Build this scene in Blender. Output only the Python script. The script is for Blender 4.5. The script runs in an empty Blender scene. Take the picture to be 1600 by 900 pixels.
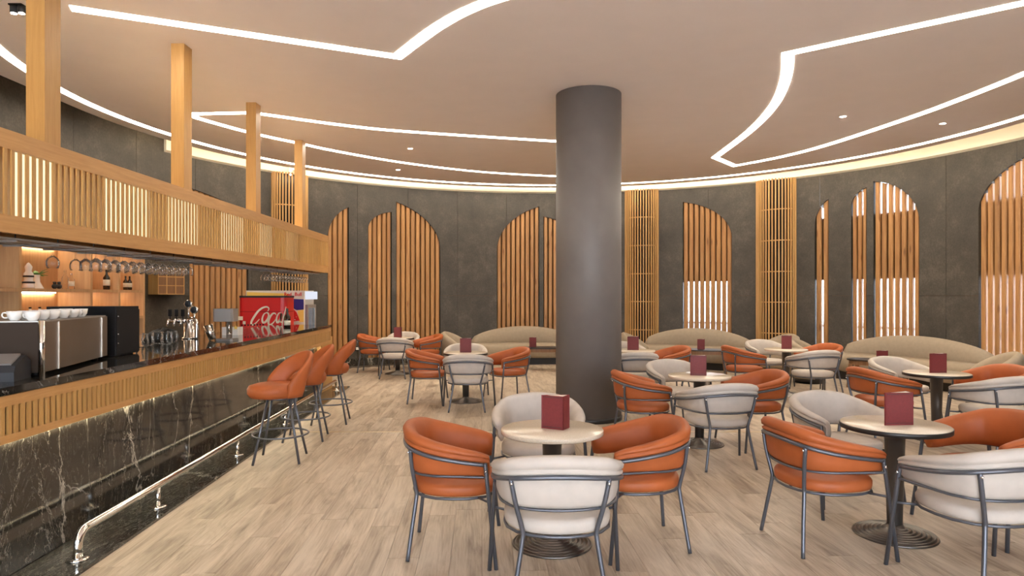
import bpy, math, random
from mathutils import Vector, Matrix
random.seed(7)
S = bpy.context.scene
COL = S.collection
sin, cos, pi, rad = math.sin, math.cos, math.pi, math.radians

# ------------------------------------------------------------------ camera, world, light, exposure
cam_data = bpy.data.cameras.new('camera')
cam_data.sensor_fit = 'HORIZONTAL'; cam_data.sensor_width = 36.0
cam_data.lens = 36.0 * 1040 / 1600
cam_data.shift_y = 12 / 1600
cam_data.clip_start = 0.05; cam_data.clip_end = 200
cam = bpy.data.objects.new('camera', cam_data); COL.objects.link(cam)
cam.location = (0, 0, 1.6); cam.rotation_euler = (pi / 2, 0, 0)
S.camera = cam
S.view_settings.view_transform = 'Standard'; S.view_settings.look = 'None'
S.view_settings.exposure = 1.22; S.view_settings.gamma = 1.0
S.view_settings.use_curve_mapping = False
try:
    S.cycles.use_denoising = True
    S.cycles.max_bounces = 10; S.cycles.diffuse_bounces = 6; S.cycles.transparent_max_bounces = 24
    S.cycles.caustics_reflective = False; S.cycles.caustics_refractive = False
    S.cycles.sample_clamp_indirect = 6.0
except Exception:
    pass
W = bpy.data.worlds.new('world'); S.world = W; W.use_nodes = True
W.node_tree.nodes['Background'].inputs[0].default_value = (0.80, 0.88, 1.0, 1)
W.node_tree.nodes['Background'].inputs[1].default_value = 6.0
LED = 11.0          # radiance of the ceiling light lines
WARM = (1.0, 0.83, 0.62)

def area_portal(loc, rot, sx, sy):
    l = bpy.data.lights.new('window_daylight', 'AREA'); l.shape = 'RECTANGLE'; l.size = sx; l.size_y = sy
    l.energy = 10; l.cycles.is_portal = True
    o = bpy.data.objects.new('window_daylight', l); COL.objects.link(o); o.location = loc; o.rotation_euler = rot
area_portal((1.0, -4.4, 2.0), (-pi / 2, 0, 0), 10.0, 3.2)

sun = bpy.data.lights.new('sun', 'SUN'); sun.energy = 33; sun.angle = rad(1.0); sun.color = (1.0, 0.95, 0.88)
so = bpy.data.objects.new('sun', sun); COL.objects.link(so); so.rotation_euler = (rad(42), 0, rad(8))   # high sun behind the camera

# ------------------------------------------------------------------ helpers
class MB:
    def __init__(s): s.v = []; s.f = []; s.sm = []
    def add(s, vs, fs, smooth=False):
        b = len(s.v); s.v += [tuple(v) for v in vs]
        for f in fs: s.f.append(tuple(i + b for i in f)); s.sm.append(smooth)
    def box(s, x0, x1, y0, y1, z0, z1):
        vs = [(x, y, z) for z in (z0, z1) for y in (y0, y1) for x in (x0, x1)]
        s.add(vs, [(0, 2, 3, 1), (4, 5, 7, 6), (0, 1, 5, 4), (1, 3, 7, 5), (3, 2, 6, 7), (2, 0, 4, 6)])
    def cbox(s, x0, x1, y0, y1, z0, z1, c=0.01):      # box with chamfered vertical and top edges
        s.prism([(x0 + c, y0), (x1 - c, y0), (x1, y0 + c), (x1, y1 - c), (x1 - c, y1), (x0 + c, y1), (x0, y1 - c), (x0, y0 + c)], z0, z1)
    def prism(s, pts, z0, z1, smooth=False):
        n = len(pts)
        s.add([(x, y, z0) for x, y in pts] + [(x, y, z1) for x, y in pts],
              [(i, (i + 1) % n, n + (i + 1) % n, n + i) for i in range(n)], smooth)
        b = len(s.v) - 2 * n
        s.f.append(tuple(b + i for i in reversed(range(n)))); s.sm.append(False)
        s.f.append(tuple(b + n + i for i in range(n))); s.sm.append(False)
    def obox(s, P, ux, uy, uz):                       # box from a corner and three edge vectors
        P = Vector(P); ux = Vector(ux); uy = Vector(uy); uz = Vector(uz)
        vs = [P + a * ux + b * uy + c * uz for c in (0, 1) for b in (0, 1) for a in (0, 1)]
        s.add(vs, [(0, 2, 3, 1), (4, 5, 7, 6), (0, 1, 5, 4), (1, 3, 7, 5), (3, 2, 6, 7), (2, 0, 4, 6)])
    def loft(s, rings, closed_ring=True, caps=True, smooth=True, loop=False):
        m = len(rings[0]); b = len(s.v)
        for r in rings: s.v += [tuple(p) for p in r]
        K = len(rings)
        for k in range(K if loop else K - 1):
            k2 = (k + 1) % K
            for i in range(m if closed_ring else m - 1):
                j = (i + 1) % m
                s.f.append((b + k * m + i, b + k * m + j, b + k2 * m + j, b + k2 * m + i)); s.sm.append(smooth)
        if caps and closed_ring and not loop:
            s.f.append(tuple(b + i for i in reversed(range(m)))); s.sm.append(False)
            s.f.append(tuple(b + (K - 1) * m + i for i in range(m))); s.sm.append(False)
    def tube(s, pts, r, n=8, loop=False):
        P = [Vector(p) for p in pts]; K = len(P); rings = []
        up = None
        for k in range(K):
            if loop: t = P[(k + 1) % K] - P[k - 1]
            else: t = P[min(k + 1, K - 1)] - P[max(k - 1, 0)]
            t.normalize()
            if up is None:
                up = Vector((0, 0, 1)) if abs(t.z) < 0.9 else Vector((1, 0, 0))
            a = (up - t * up.dot(t)).normalized(); up = a; c = t.cross(a)
            rr = r[k] if isinstance(r, (list, tuple)) else r
            rings.append([P[k] + a * (rr * cos(2 * pi * i / n)) + c * (rr * sin(2 * pi * i / n)) for i in range(n)])
        s.loft(rings, loop=loop)
    def lathe(s, prof, n=24, c=(0, 0, 0), smooth=True):
        b = len(s.v); m = len(prof)
        for r, z in prof:
            for i in range(n):
                a = 2 * pi * i / n
                s.v.append((c[0] + r * cos(a), c[1] + r * sin(a), c[2] + z))
        for k in range(m - 1):
            for i in range(n):
                j = (i + 1) % n
                s.f.append((b + k * n + i, b + k * n + j, b + (k + 1) * n + j, b + (k + 1) * n + i)); s.sm.append(smooth)
        if prof[0][0] > 1e-5: s.f.append(tuple(b + i for i in reversed(range(n)))); s.sm.append(False)
        if prof[-1][0] > 1e-5: s.f.append(tuple(b + (m - 1) * n + i for i in range(n))); s.sm.append(False)
    def ball(s, c, r, n=10, m=6):
        s.lathe([(max(r * sin(pi * k / m), 1e-6), -r * cos(pi * k / m)) for k in range(m + 1)], n, c)
    def xform(s, M):
        s.v = [tuple(M @ Vector(v)) for v in s.v]; return s
    def mesh(s, name):
        me = bpy.data.meshes.new(name); me.from_pydata(s.v, [], s.f)
        me.polygons.foreach_set('use_smooth', s.sm); me.update(); return me

def obj(name, mb, mat=None, parent=None, loc=(0, 0, 0), rz=0.0):
    me = mb.mesh(name) if isinstance(mb, MB) else mb
    o = bpy.data.objects.new(name, me); COL.objects.link(o)
    if mat is not None and not me.materials: me.materials.append(mat)
    o.location = loc; o.rotation_euler = (0, 0, rz)
    if parent is not None: o.parent = parent
    return o
def tag(o, label=None, cat=None, group=None, kind=None):
    if label: o['label'] = label
    if cat: o['category'] = cat
    if group: o['group'] = group
    if kind: o['kind'] = kind
    return o
def empty(name, loc=(0, 0, 0), rz=0.0, label=None, cat=None, group=None):
    o = bpy.data.objects.new(name, None); COL.objects.link(o); o.empty_display_size = 0.1
    o.location = loc; o.rotation_euler = (0, 0, rz)
    return tag(o, label, cat, group)
KIDS = {}
def copy_tree(o, parent=None):
    c = o.copy(); COL.objects.link(c)
    if parent is not None: c.parent = parent
    for ch in list(o.children): copy_tree(ch, c)
    return c
def place(proto, used, loc, rz, label, group=None):
    o = copy_tree(proto) if used.get(proto.name) else proto
    used[proto.name] = True
    o.location = loc; o.rotation_euler = (0, 0, rz); o['label'] = label
    if group: o['group'] = group
    return o
USED = {}
ORD = 'first second third fourth fifth sixth seventh eighth ninth tenth eleventh twelfth thirteenth fourteenth fifteenth sixteenth'.split()
def spline(pts, per=6, closed=False):
    P = [Vector(p) for p in pts]; n = len(P); out = []
    for k in range(n if closed else n - 1):
        if closed: a, b, c, d = P[k - 1], P[k], P[(k + 1) % n], P[(k + 2) % n]
        else: a, b, c, d = P[max(k - 1, 0)], P[k], P[k + 1], P[min(k + 2, n - 1)]
        for i in range(per):
            t = i / per
            out.append(0.5 * ((2 * b) + (c - a) * t + (2 * a - 5 * b + 4 * c - d) * t * t + (3 * b - a - 3 * c + d) * t ** 3))
    if not closed: out.append(P[-1])
    return out

# ------------------------------------------------------------------ materials
def nodes(name):
    m = bpy.data.materials.new(name); m.use_nodes = True
    nt = m.node_tree; return m, nt, nt.nodes['Principled BSDF']
def N(nt, t, **kw):
    n = nt.nodes.new(t)
    for k, v in kw.items():
        if k in n.inputs: n.inputs[k].default_value = v
        else: setattr(n, k, v)
    return n
def ramp(nt, stops, src):
    r = nt.nodes.new('ShaderNodeValToRGB'); e = r.color_ramp.elements
    while len(e) < len(stops): e.new(0.5)
    for k, (p, c) in enumerate(stops): e[k].position = p; e[k].color = tuple(c) + (1,)
    nt.links.new(src, r.inputs[0]); return r.outputs[0]
def coords(nt, scale=(1, 1, 1), rot=(0, 0, 0), kind='Object', per_object=False):
    tc = nt.nodes.new('ShaderNodeTexCoord'); mp = nt.nodes.new('ShaderNodeMapping')
    mp.inputs['Scale'].default_value = scale; mp.inputs['Rotation'].default_value = rot
    src = tc.outputs[kind]
    if per_object:
        oi = nt.nodes.new('ShaderNodeObjectInfo'); ad = nt.nodes.new('ShaderNodeVectorMath'); ad.operation = 'MULTIPLY_ADD'
        cx = nt.nodes.new('ShaderNodeCombineXYZ')
        for i in range(3): nt.links.new(oi.outputs['Random'], cx.inputs[i])
        nt.links.new(cx.outputs[0], ad.inputs[0]); ad.inputs[1].default_value = (37, 53, 71); nt.links.new(src, ad.inputs[2])
        src = ad.outputs[0]
    nt.links.new(src, mp.inputs[0]); return mp.outputs[0]
def bump(nt, b, src, strength=0.2, dist=0.01):
    n = N(nt, 'ShaderNodeBump'); n.inputs['Strength'].default_value = strength; n.inputs['Distance'].default_value = dist
    nt.links.new(src, n.inputs['Height']); nt.links.new(n.outputs[0], b.inputs['Normal'])
def plain(name, col, rough=0.5, metal=0.0, noise=0.0, nscale=30, bumps=0.0, coat=0.0, spec=None):
    m, nt, b = nodes(name)
    b.inputs['Base Color'].default_value = (*col, 1); b.inputs['Roughness'].default_value = rough; b.inputs['Metallic'].default_value = metal
    if coat: b.inputs['Coat Weight'].default_value = coat; b.inputs['Coat Roughness'].default_value = 0.15
    if spec is not None: b.inputs['Specular IOR Level'].default_value = spec
    if noise or bumps:
        t = N(nt, 'ShaderNodeTexNoise', Scale=nscale, Detail=4.0); nt.links.new(coords(nt), t.inputs['Vector'])
        if noise:
            c = ramp(nt, [(0.3, [x * (1 - noise) for x in col]), (0.7, [min(1, x * (1 + noise)) for x in col])], t.outputs['Fac'])
            nt.links.new(c, b.inputs['Base Color'])
        if bumps: bump(nt, b, t.outputs['Fac'], bumps, 0.004)
    return m
def glow(name, col, strength):
    m = bpy.data.materials.new(name); m.use_nodes = True; nt = m.node_tree
    nt.nodes.remove(nt.nodes['Principled BSDF'])
    e = N(nt, 'ShaderNodeEmission'); e.inputs[0].default_value = (*col, 1); e.inputs[1].default_value = strength
    nt.links.new(e.outputs[0], nt.nodes['Material Output'].inputs[0]); return m
def wood(name, dark, light, axis='z', fine=1.0, rough=0.5, knots=False, per_object=True, tint=0.12, glossb=0.0):
    m, nt, b = nodes(name)
    sc = {'x': (0.6, 9, 9), 'y': (9, 0.6, 9), 'z': (9, 9, 0.6)}[axis]
    v = coords(nt, tuple(s * fine for s in sc), per_object=per_object)
    t = N(nt, 'ShaderNodeTexNoise', Scale=2.2, Detail=7.0, Roughness=0.62, Distortion=0.6); nt.links.new(v, t.inputs['Vector'])
    c = ramp(nt, [(0.28, dark), (0.5, [0.5 * (a + d) for a, d in zip(dark, light)]), (0.72, light)], t.outputs['Fac'])
    if knots:
        v2 = coords(nt, {'z': (7, 7, 1.6), 'y': (7, 1.6, 7), 'x': (1.6, 7, 7)}[axis], per_object=True)
        w = N(nt, 'ShaderNodeTexVoronoi', Scale=1.0); nt.links.new(v2, w.inputs['Vector'])
        k = ramp(nt, [(0.0, (0.25, 0.16, 0.1)), (0.09, (0.5, 0.4, 0.3)), (0.17, (1, 1, 1))], w.outputs['Distance'])
        mx = N(nt, 'ShaderNodeMix', data_type='RGBA', blend_type='MULTIPLY'); mx.inputs[0].default_value = 0.8
        nt.links.new(c, mx.inputs[6]); nt.links.new(k, mx.inputs[7]); c = mx.outputs[2]
    if tint:
        oi = N(nt, 'ShaderNodeObjectInfo')
        hs = N(nt, 'ShaderNodeHueSaturation'); mr = N(nt, 'ShaderNodeMapRange'); mr.inputs[3].default_value = 1 - tint; mr.inputs[4].default_value = 1 + tint
        nt.links.new(oi.outputs['Random'], mr.inputs[0]); nt.links.new(mr.outputs[0], hs.inputs['Value']); nt.links.new(c, hs.inputs['Color']); c = hs.outputs[0]
    nt.links.new(c, b.inputs['Base Color']); b.inputs['Roughness'].default_value = rough
    bump(nt, b, t.outputs['Fac'], 0.08, 0.004)
    return m
def marble(name, scale=1.0, rough=0.06, vein=(0.55, 0.52, 0.45), stretch=(1, 1, 1), field=0.10, crack=1.0, cell=0.62, ground=(0.014, 0.012, 0.010)):
    m, nt, b = nodes(name)
    v = coords(nt, tuple(scale * s for s in stretch))
    n1 = N(nt, 'ShaderNodeTexNoise', Scale=1.3, Detail=6.0, Roughness=0.6, Distortion=1.4); nt.links.new(v, n1.inputs['Vector'])
    n2 = N(nt, 'ShaderNodeTexNoise', Scale=5.0, Detail=5.0, Roughness=0.7, Distortion=2.2); nt.links.new(v, n2.inputs['Vector'])
    def line(src, w, c0):
        a = N(nt, 'ShaderNodeMath', operation='SUBTRACT'); a.inputs[1].default_value = 0.5; nt.links.new(src, a.inputs[0])
        q = N(nt, 'ShaderNodeMath', operation='ABSOLUTE'); nt.links.new(a.outputs[0], q.inputs[0])
        return ramp(nt, [(0.0, c0), (w, (0, 0, 0))], q.outputs[0])
    l1 = line(n1.outputs['Fac'], 0.0035, [x * crack * 0.6 for x in vein]); l2 = line(n2.outputs['Fac'], 0.010, [x * field for x in vein])
    # long straight-ish cracks
    vo = N(nt, 'ShaderNodeTexVoronoi', feature='DISTANCE_TO_EDGE', Scale=cell)
    ds = N(nt, 'ShaderNodeVectorMath', operation='MULTIPLY_ADD'); ds.inputs[1].default_value = (0.22, 0.22, 0.22)
    nt.links.new(n2.outputs['Color'], ds.inputs[0]); nt.links.new(v, ds.inputs[2]); nt.links.new(ds.outputs[0], vo.inputs['Vector'])
    l3 = ramp(nt, [(0.0, [x * crack for x in vein]), (0.007, (0, 0, 0))], vo.outputs['Distance'])
    a1 = N(nt, 'ShaderNodeMix', data_type='RGBA', blend_type='ADD'); a1.inputs[0].default_value = 1
    nt.links.new(l1, a1.inputs[6]); nt.links.new(l2, a1.inputs[7])
    a2 = N(nt, 'ShaderNodeMix', data_type='RGBA', blend_type='ADD'); a2.inputs[0].default_value = 1
    nt.links.new(a1.outputs[2], a2.inputs[6]); nt.links.new(l3, a2.inputs[7])
    a3 = N(nt, 'ShaderNodeMix', data_type='RGBA', blend_type='ADD'); a3.inputs[0].default_value = 1
    a3.inputs[6].default_value = (*ground, 1); nt.links.new(a2.outputs[2], a3.inputs[7])
    nt.links.new(a3.outputs[2], b.inputs['Base Color']); b.inputs['Roughness'].default_value = rough
    b.inputs['Specular IOR Level'].default_value = 0.7
    return m
def clear(name, tint=(0.95, 0.97, 0.97), edge=0.55, edge_glint=0.0):
    m = bpy.data.materials.new(name); m.use_nodes = True; nt = m.node_tree
    nt.nodes.remove(nt.nodes['Principled BSDF'])
    t = N(nt, 'ShaderNodeBsdfTransparent'); t.inputs[0].default_value = (*tint, 1)
    g = N(nt, 'ShaderNodeBsdfGlossy'); g.inputs['Roughness'].default_value = 0.03
    lw = N(nt, 'ShaderNodeLayerWeight'); lw.inputs[0].default_value = edge
    mp = N(nt, 'ShaderNodeMath', operation='MULTIPLY'); mp.inputs[1].default_value = 0.85; nt.links.new(lw.outputs['Fresnel'], mp.inputs[0])
    if edge_glint:  # white diffuse mixed in as painted highlights on the glass edges
        d = N(nt, 'ShaderNodeBsdfTranslucent'); d.inputs[0].default_value = (0.9, 0.9, 0.88, 1); d2 = N(nt, 'ShaderNodeBsdfDiffuse'); d2.inputs[0].default_value = (0.9, 0.9, 0.88, 1)
        m1 = N(nt, 'ShaderNodeMixShader'); nt.links.new(d.outputs[0], m1.inputs[1]); nt.links.new(d2.outputs[0], m1.inputs[2])
        m2 = N(nt, 'ShaderNodeMixShader'); m2.inputs[0].default_value = edge_glint; nt.links.new(g.outputs[0], m2.inputs[1]); nt.links.new(m1.outputs[0], m2.inputs[2]); g = m2
    mx = N(nt, 'ShaderNodeMixShader'); nt.links.new(mp.outputs[0], mx.inputs[0]); nt.links.new(t.outputs[0], mx.inputs[1]); nt.links.new(g.outputs[0], mx.inputs[2])
    nt.links.new(mx.outputs[0], nt.nodes['Material Output'].inputs[0]); return m

M_ceil = plain('ceiling_paint', (0.81, 0.735, 0.70), 0.75, noise=0.015, nscale=3)
M_led = glow('light_line_warm', (1.0, 0.90, 0.74), LED)
M_cove = glow('cove_tape_warm', (1.0, 0.83, 0.56), 8.0)
M_barled = glow('bar_tape_warm', (1.0, 0.87, 0.60), 26.0)
M_canled = glow('canopy_light_panel', (1.0, 0.82, 0.50), 0.62)
M_added_uplight = glow('added_canopy_uplight', (1.0, 0.80, 0.48), 13.0)  # glow of the uplight added above the canopy
M_shelfled = glow('shelf_lamp_warm', (1.0, 0.85, 0.62), 14.0)
M_spot = glow('downlight_lens', (1.0, 0.93, 0.8), 60.0)
M_cream = plain('cream_paint', (0.82, 0.74, 0.58), 0.6)
M_pine = wood('pine_slat', (0.27, 0.118, 0.038), (0.47, 0.24, 0.084), 'z', 1.0, 0.5, knots=True)
M_lattice = wood('pale_lattice_wood', (0.44, 0.225, 0.07), (0.60, 0.35, 0.125), 'z', 1.0, 0.5)
M_bar = wood('beech_veneer', (0.42, 0.215, 0.060), (0.53, 0.295, 0.094), 'z', 2.2, 0.45, per_object=True, tint=0.05)
M_barY = wood('beech_veneer_long', (0.44, 0.215, 0.066), (0.56, 0.30, 0.104), 'y', 2.2, 0.45, tint=0.03)
M_shelfwood = wood('oak_shelf_board', (0.50, 0.28, 0.12), (0.64, 0.39, 0.19), 'z', 1.6, 0.5, tint=0.05)
M_maple = wood('pale_maple_board', (0.62, 0.46, 0.26), (0.74, 0.57, 0.34), 'z', 1.5, 0.6, tint=0.0)
M_brown = wood('walnut_leg', (0.17, 0.08, 0.035), (0.28, 0.14, 0.06), 'z', 1.5, 0.45)
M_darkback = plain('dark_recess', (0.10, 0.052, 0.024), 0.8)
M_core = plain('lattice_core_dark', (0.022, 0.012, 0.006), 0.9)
M_column = plain('column_plaster', (0.145, 0.125, 0.113), 0.55, noise=0.06, nscale=4)
M_marble = marble('black_marble', 1.0, 0.09, (0.5, 0.46, 0.38), (1, 1, 0.42), 0.22, 0.8, 0.62, (0.022, 0.019, 0.015))
M_marble2 = marble('dark_floor_marble', 2.2, 0.10, (0.42, 0.42, 0.36), (1, 0.22, 1), 0.6, 0.8, 0.8, (0.045, 0.043, 0.036))
M_top = marble('black_marble_worktop', 2.2, 0.05, (0.35, 0.33, 0.3))
M_leather = plain('tan_orange_leather', (0.37, 0.092, 0.024), 0.52, noise=0.10, nscale=7, bumps=0.05, spec=0.32)
M_fabric = plain('beige_upholstery', (0.48, 0.42, 0.365), 0.8, noise=0.05, nscale=14, bumps=0.08)
M_sofa = plain('sand_sofa_fabric', (0.32, 0.25, 0.175), 0.85, noise=0.06, nscale=18, bumps=0.08)
M_frame = plain('grey_tube', (0.115, 0.118, 0.135), 0.34, 0.55)
M_bolt = plain('chrome_bolt', (0.85, 0.85, 0.85), 0.2, 1.0)
M_chrome = plain('polished_steel', (0.78, 0.75, 0.70), 0.10, 1.0)
M_steel = plain('brushed_steel', (0.25, 0.205, 0.16), 0.48, 1.0, noise=0.05, nscale=4)
M_sidepanel = plain('brown_side_panel', (0.035, 0.022, 0.014), 0.7, spec=0.2)
M_pole = plain('bronze_pole', (0.10, 0.085, 0.075), 0.35, 0.6)
M_base = plain('cast_iron_base', (0.16, 0.145, 0.13), 0.28, 0.9)
M_tabletop = plain('cream_laminate', (0.62, 0.52, 0.40), 0.22, noise=0.10, nscale=120)
M_rimdark = plain('dark_edge_band', (0.02, 0.016, 0.014), 0.4)
M_menu = plain('burgundy_leatherette', (0.15, 0.015, 0.015), 0.6, noise=0.12, nscale=60, bumps=0.1)
M_paper = plain('menu_paper', (0.82, 0.77, 0.68), 0.8)
M_black = plain('black_plastic', (0.008, 0.007, 0.007), 0.55, spec=0.25)
M_dark = plain('charcoal_plastic', (0.022, 0.022, 0.024), 0.5, spec=0.35)
M_grey = plain('grey_metal', (0.34, 0.315, 0.29), 0.35, 0.5)
M_white = plain('white_porcelain', (0.82, 0.78, 0.72), 0.22)
M_brass = plain('brass_strip', (0.72, 0.58, 0.36), 0.3, 0.9)
M_red = plain('red_enamel', (0.62, 0.018, 0.018), 0.3)
M_yellow = plain('yellow_vinyl', (0.85, 0.58, 0.12), 0.4)
M_blue = plain('navy_vinyl', (0.02, 0.02, 0.17), 0.4)
M_silverv = plain('pale_vinyl', (0.66, 0.60, 0.50), 0.4)
M_glass = clear('drinking_glass', (0.985, 0.99, 0.988), 0.20, 0.22)
M_pane = clear('window_glass', (0.97, 0.98, 0.98), 0.25)
M_leaf = plain('leaf_green', (0.10, 0.26, 0.04), 0.5, noise=0.2, nscale=20)
M_bottle = plain('dark_bottle_glass', (0.02, 0.010, 0.006), 0.08)
M_labelw = plain('cream_label', (0.75, 0.68, 0.52), 0.6)
M_outside = plain('outside_render', (0.45, 0.45, 0.47), 0.8)
M_outdark = plain('outside_dark_window', (0.03, 0.03, 0.06), 0.2)
M_room = plain('rear_wall_paint', (0.45, 0.39, 0.33), 0.8)
M_joint = plain('joint_dark', (0.13, 0.10, 0.075), 0.9)

def wall_material():
    m, nt, b = nodes('grey_stone_wall_panel')
    v = coords(nt)
    a = N(nt, 'ShaderNodeTexNoise', Scale=2.2, Detail=8.0, Roughness=0.7); nt.links.new(v, a.inputs['Vector'])
    f = N(nt, 'ShaderNodeTexNoise', Scale=38.0, Detail=3.0, Roughness=0.7); nt.links.new(coords(nt, (1, 1, 0.8)), f.inputs['Vector'])
    mx = N(nt, 'ShaderNodeMath', operation='MULTIPLY_ADD'); mx.inputs[1].default_value = 0.55
    nt.links.new(f.outputs['Fac'], mx.inputs[0]); nt.links.new(a.outputs['Fac'], mx.inputs[2])
    c = ramp(nt, [(0.55, (0.036, 0.029, 0.021)), (0.80, (0.060, 0.049, 0.036)), (1.0, (0.10, 0.083, 0.062))], mx.outputs[0])
    oi = N(nt, 'ShaderNodeObjectInfo'); hs = N(nt, 'ShaderNodeHueSaturation'); mr = N(nt, 'ShaderNodeMapRange')
    mr.inputs[3].default_value = 0.93; mr.inputs[4].default_value = 1.07
    nt.links.new(oi.outputs['Random'], mr.inputs[0]); nt.links.new(mr.outputs[0], hs.inputs['Value']); nt.links.new(c, hs.inputs['Color'])
    nt.links.new(hs.outputs[0], b.inputs['Base Color']); b.inputs['Roughness'].default_value = 0.62
    bump(nt, b, f.outputs['Fac'], 0.12, 0.004)
    return m
M_wall = wall_material()

def floor_material(name, island):
    m, nt, b = nodes(name)
    src = N(nt, 'ShaderNodeNewGeometry').outputs['Random Per Island'] if island else N(nt, 'ShaderNodeObjectInfo').outputs['Random']
    tc = N(nt, 'ShaderNodeTexCoord'); cx = N(nt, 'ShaderNodeCombineXYZ')
    for i in range(3): nt.links.new(src, cx.inputs[i])
    ad = N(nt, 'ShaderNodeVectorMath', operation='MULTIPLY_ADD'); ad.inputs[1].default_value = (31, 47, 11)
    nt.links.new(cx.outputs[0], ad.inputs[0]); nt.links.new(tc.outputs['Object'], ad.inputs[2])
    mp = N(nt, 'ShaderNodeMapping'); mp.inputs['Scale'].default_value = (5.0, 0.8, 5.0); nt.links.new(ad.outputs[0], mp.inputs[0])
    t = N(nt, 'ShaderNodeTexNoise', Scale=1.3, Detail=8.0, Roughness=0.62, Distortion=0.8); nt.links.new(mp.outputs[0], t.inputs['Vector'])
    mp2 = N(nt, 'ShaderNodeMapping'); mp2.inputs['Scale'].default_value = (60.0, 2.5, 7.0); nt.links.new(ad.outputs[0], mp2.inputs[0])
    t2 = N(nt, 'ShaderNodeTexNoise', Scale=1.5, Detail=4.0); nt.links.new(mp2.outputs[0], t2.inputs['Vector'])
    ma = N(nt, 'ShaderNodeMath', operation='MULTIPLY_ADD'); ma.inputs[1].default_value = 0.35
    nt.links.new(t2.outputs['Fac'], ma.inputs[0]); nt.links.new(t.outputs['Fac'], ma.inputs[2])
    c = ramp(nt, [(0.46, (0.21, 0.150, 0.100)), (0.64, (0.40, 0.315, 0.23)), (0.84, (0.56, 0.465, 0.36))], ma.outputs[0])
    hs = N(nt, 'ShaderNodeHueSaturation'); mr = N(nt, 'ShaderNodeMapRange'); mr.inputs[3].default_value = 0.95; mr.inputs[4].default_value = 1.05
    nt.links.new(src, mr.inputs[0]); nt.links.new(mr.outputs[0], hs.inputs['Value']); nt.links.new(c, hs.inputs['Color'])
    nt.links.new(hs.outputs[0], b.inputs['Base Color']); b.inputs['Roughness'].default_value = 0.42
    bump(nt, b, t2.outputs['Fac'], 0.05, 0.003)
    return m
M_plank = floor_material('grey_oak_plank', False)
M_plank2 = floor_material('grey_oak_plank_far', True)

# ------------------------------------------------------------------ room numbers
CX, CY, R = 0.914, 8.78, 7.50           # curved wall: centre and radius
ZC = 4.22                               # ceiling
EX, EY, ER = 0.85, 9.254, 6.93          # rim of the floating ceiling
K = 0.046                               # the bar runs along (-K, 1)
TH = math.atan(K)
def BP(c, y, z=0.0): return (-c - K * y, y, z)
def pol(th, r, z=0.0): return (CX + r * cos(rad(th)), CY + r * sin(rad(th)), z)

# arches: theta of the low side, theta of the peak side, spring height, peak height, sweep
ARCH = [
    (130.94, 127.18, 2.86, 3.56, 62, 0), (123.72, 119.4, 3.10, 3.53, 78, 0), (110.42, 118.58, 2.69, 3.77, 65, 0),
    (99.82, 91.9, 2.69, 3.78, 68, 0), (86.7, 91.12, 3.12, 3.54, 75, 0), (57.17, 65.64, 2.91, 3.80, 76, 1),
    (43.6, 41.42, 3.06, 3.60, 66, 2), (37.97, 35.67, 3.40, 3.74, 72, 2), (28.06, 34.66, 2.97, 3.84, 78, 2),
    (20.07, 13.15, 3.03, 3.86, 66, 2), (144.6, 154.19, 3.01, 3.55, 66, 0)]
ZB = 0.20
def arch_z(A, th):
    tl, tp, zs, zp, ph, _ = A
    u = min(max((th - tl) / (tp - tl), 0), 1)
    fm = rad(ph); f = math.acos(1 - u * (1 - cos(fm)))
    return zs + (zp - zs) * sin(f) / sin(fm)
def arch_at(th):
    for A in ARCH:
        if min(A[0], A[1]) < th < max(A[0], A[1]): return A
    return None

# ------------------------------------------------------------------ structure: floor, walls, ceiling
mb = MB(); mb.box(-6.9, 8.8, -4.6, 16.6, -0.14, -0.012)
floor = tag(obj('floor', mb, M_joint), kind='structure')
# oak planks, one by one near the camera, the rest joined
PW, PL = 0.192, 1.28
near, far = [], MB()
def to_world(v, y): return (v - K * y, y)
cells = []
nrow = int((8.8 + 7.0) / PW) + 4
for r_ in range(-26, nrow):
    v0 = -2.30 + r_ * PW; v1 = v0 + PW
    off = random.random() * PL
    ystart = -4.5 if r_ >= 0 else 11.66
    y = ystart - (off if r_ >= 0 else 0)
    if r_ < 0: y = ystart
    first = True
    while y < 16.5:
        yl = PL if not (r_ < 0 and first) else PL * (0.3 + 0.7 * random.random())
        first = False
        y0, y1 = max(y, ystart), y + yl
        y += yl
        # clip to the curved wall and the side walls
        def inside(v, yy):
            x = v - K * yy
            if yy <= CY: return CX - R + 0.02 < x < CX + R - 0.02
            return math.hypot(x - CX, yy - CY) < R - 0.02
        mid = [(v0 + v1) / 2]
        ok0 = inside(v0, y0) and inside(v1, y0); ok1 = inside(v0, y1) and inside(v1, y1)
        if not ok0 and not ok1:
            continue
        full = ok0 and ok1 and abs((y1 - y0) - PL) < 1e-6
        while not (inside(v0, y1) and inside(v1, y1)) and y1 > y0 + 0.05: y1 -= 0.03
        while not (inside(v0, y0) and inside(v1, y0)) and y1 > y0 + 0.05: y0 += 0.03
        cells.append((v0, v1, y0, y1, full))
def visible(c):
    yc = (c[2] + c[3]) / 2; x = (c[0] + c[1]) / 2 - K * yc
    return yc > 3.2 and abs(x / yc) < 0.83
g = 0.0009
pm = MB(); pm.box(-PW / 2 + g, PW / 2 - g, -PL / 2 + g, PL / 2 - g, -0.012, 0.0)
pme = pm.mesh('plank'); pme.materials.append(M_plank)
cand = sorted([c for c in cells if c[4] and visible(c)], key=lambda c: math.hypot((c[0] + c[1]) / 2 - K * c[2], (c[2] + c[3]) / 2))[:300]
candset = set(cand)
for c in cand:
    yc = (c[2] + c[3]) / 2; x, _ = to_world((c[0] + c[1]) / 2, yc)
    obj('plank', pme, None, floor, (x, yc, 0), TH)
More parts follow.
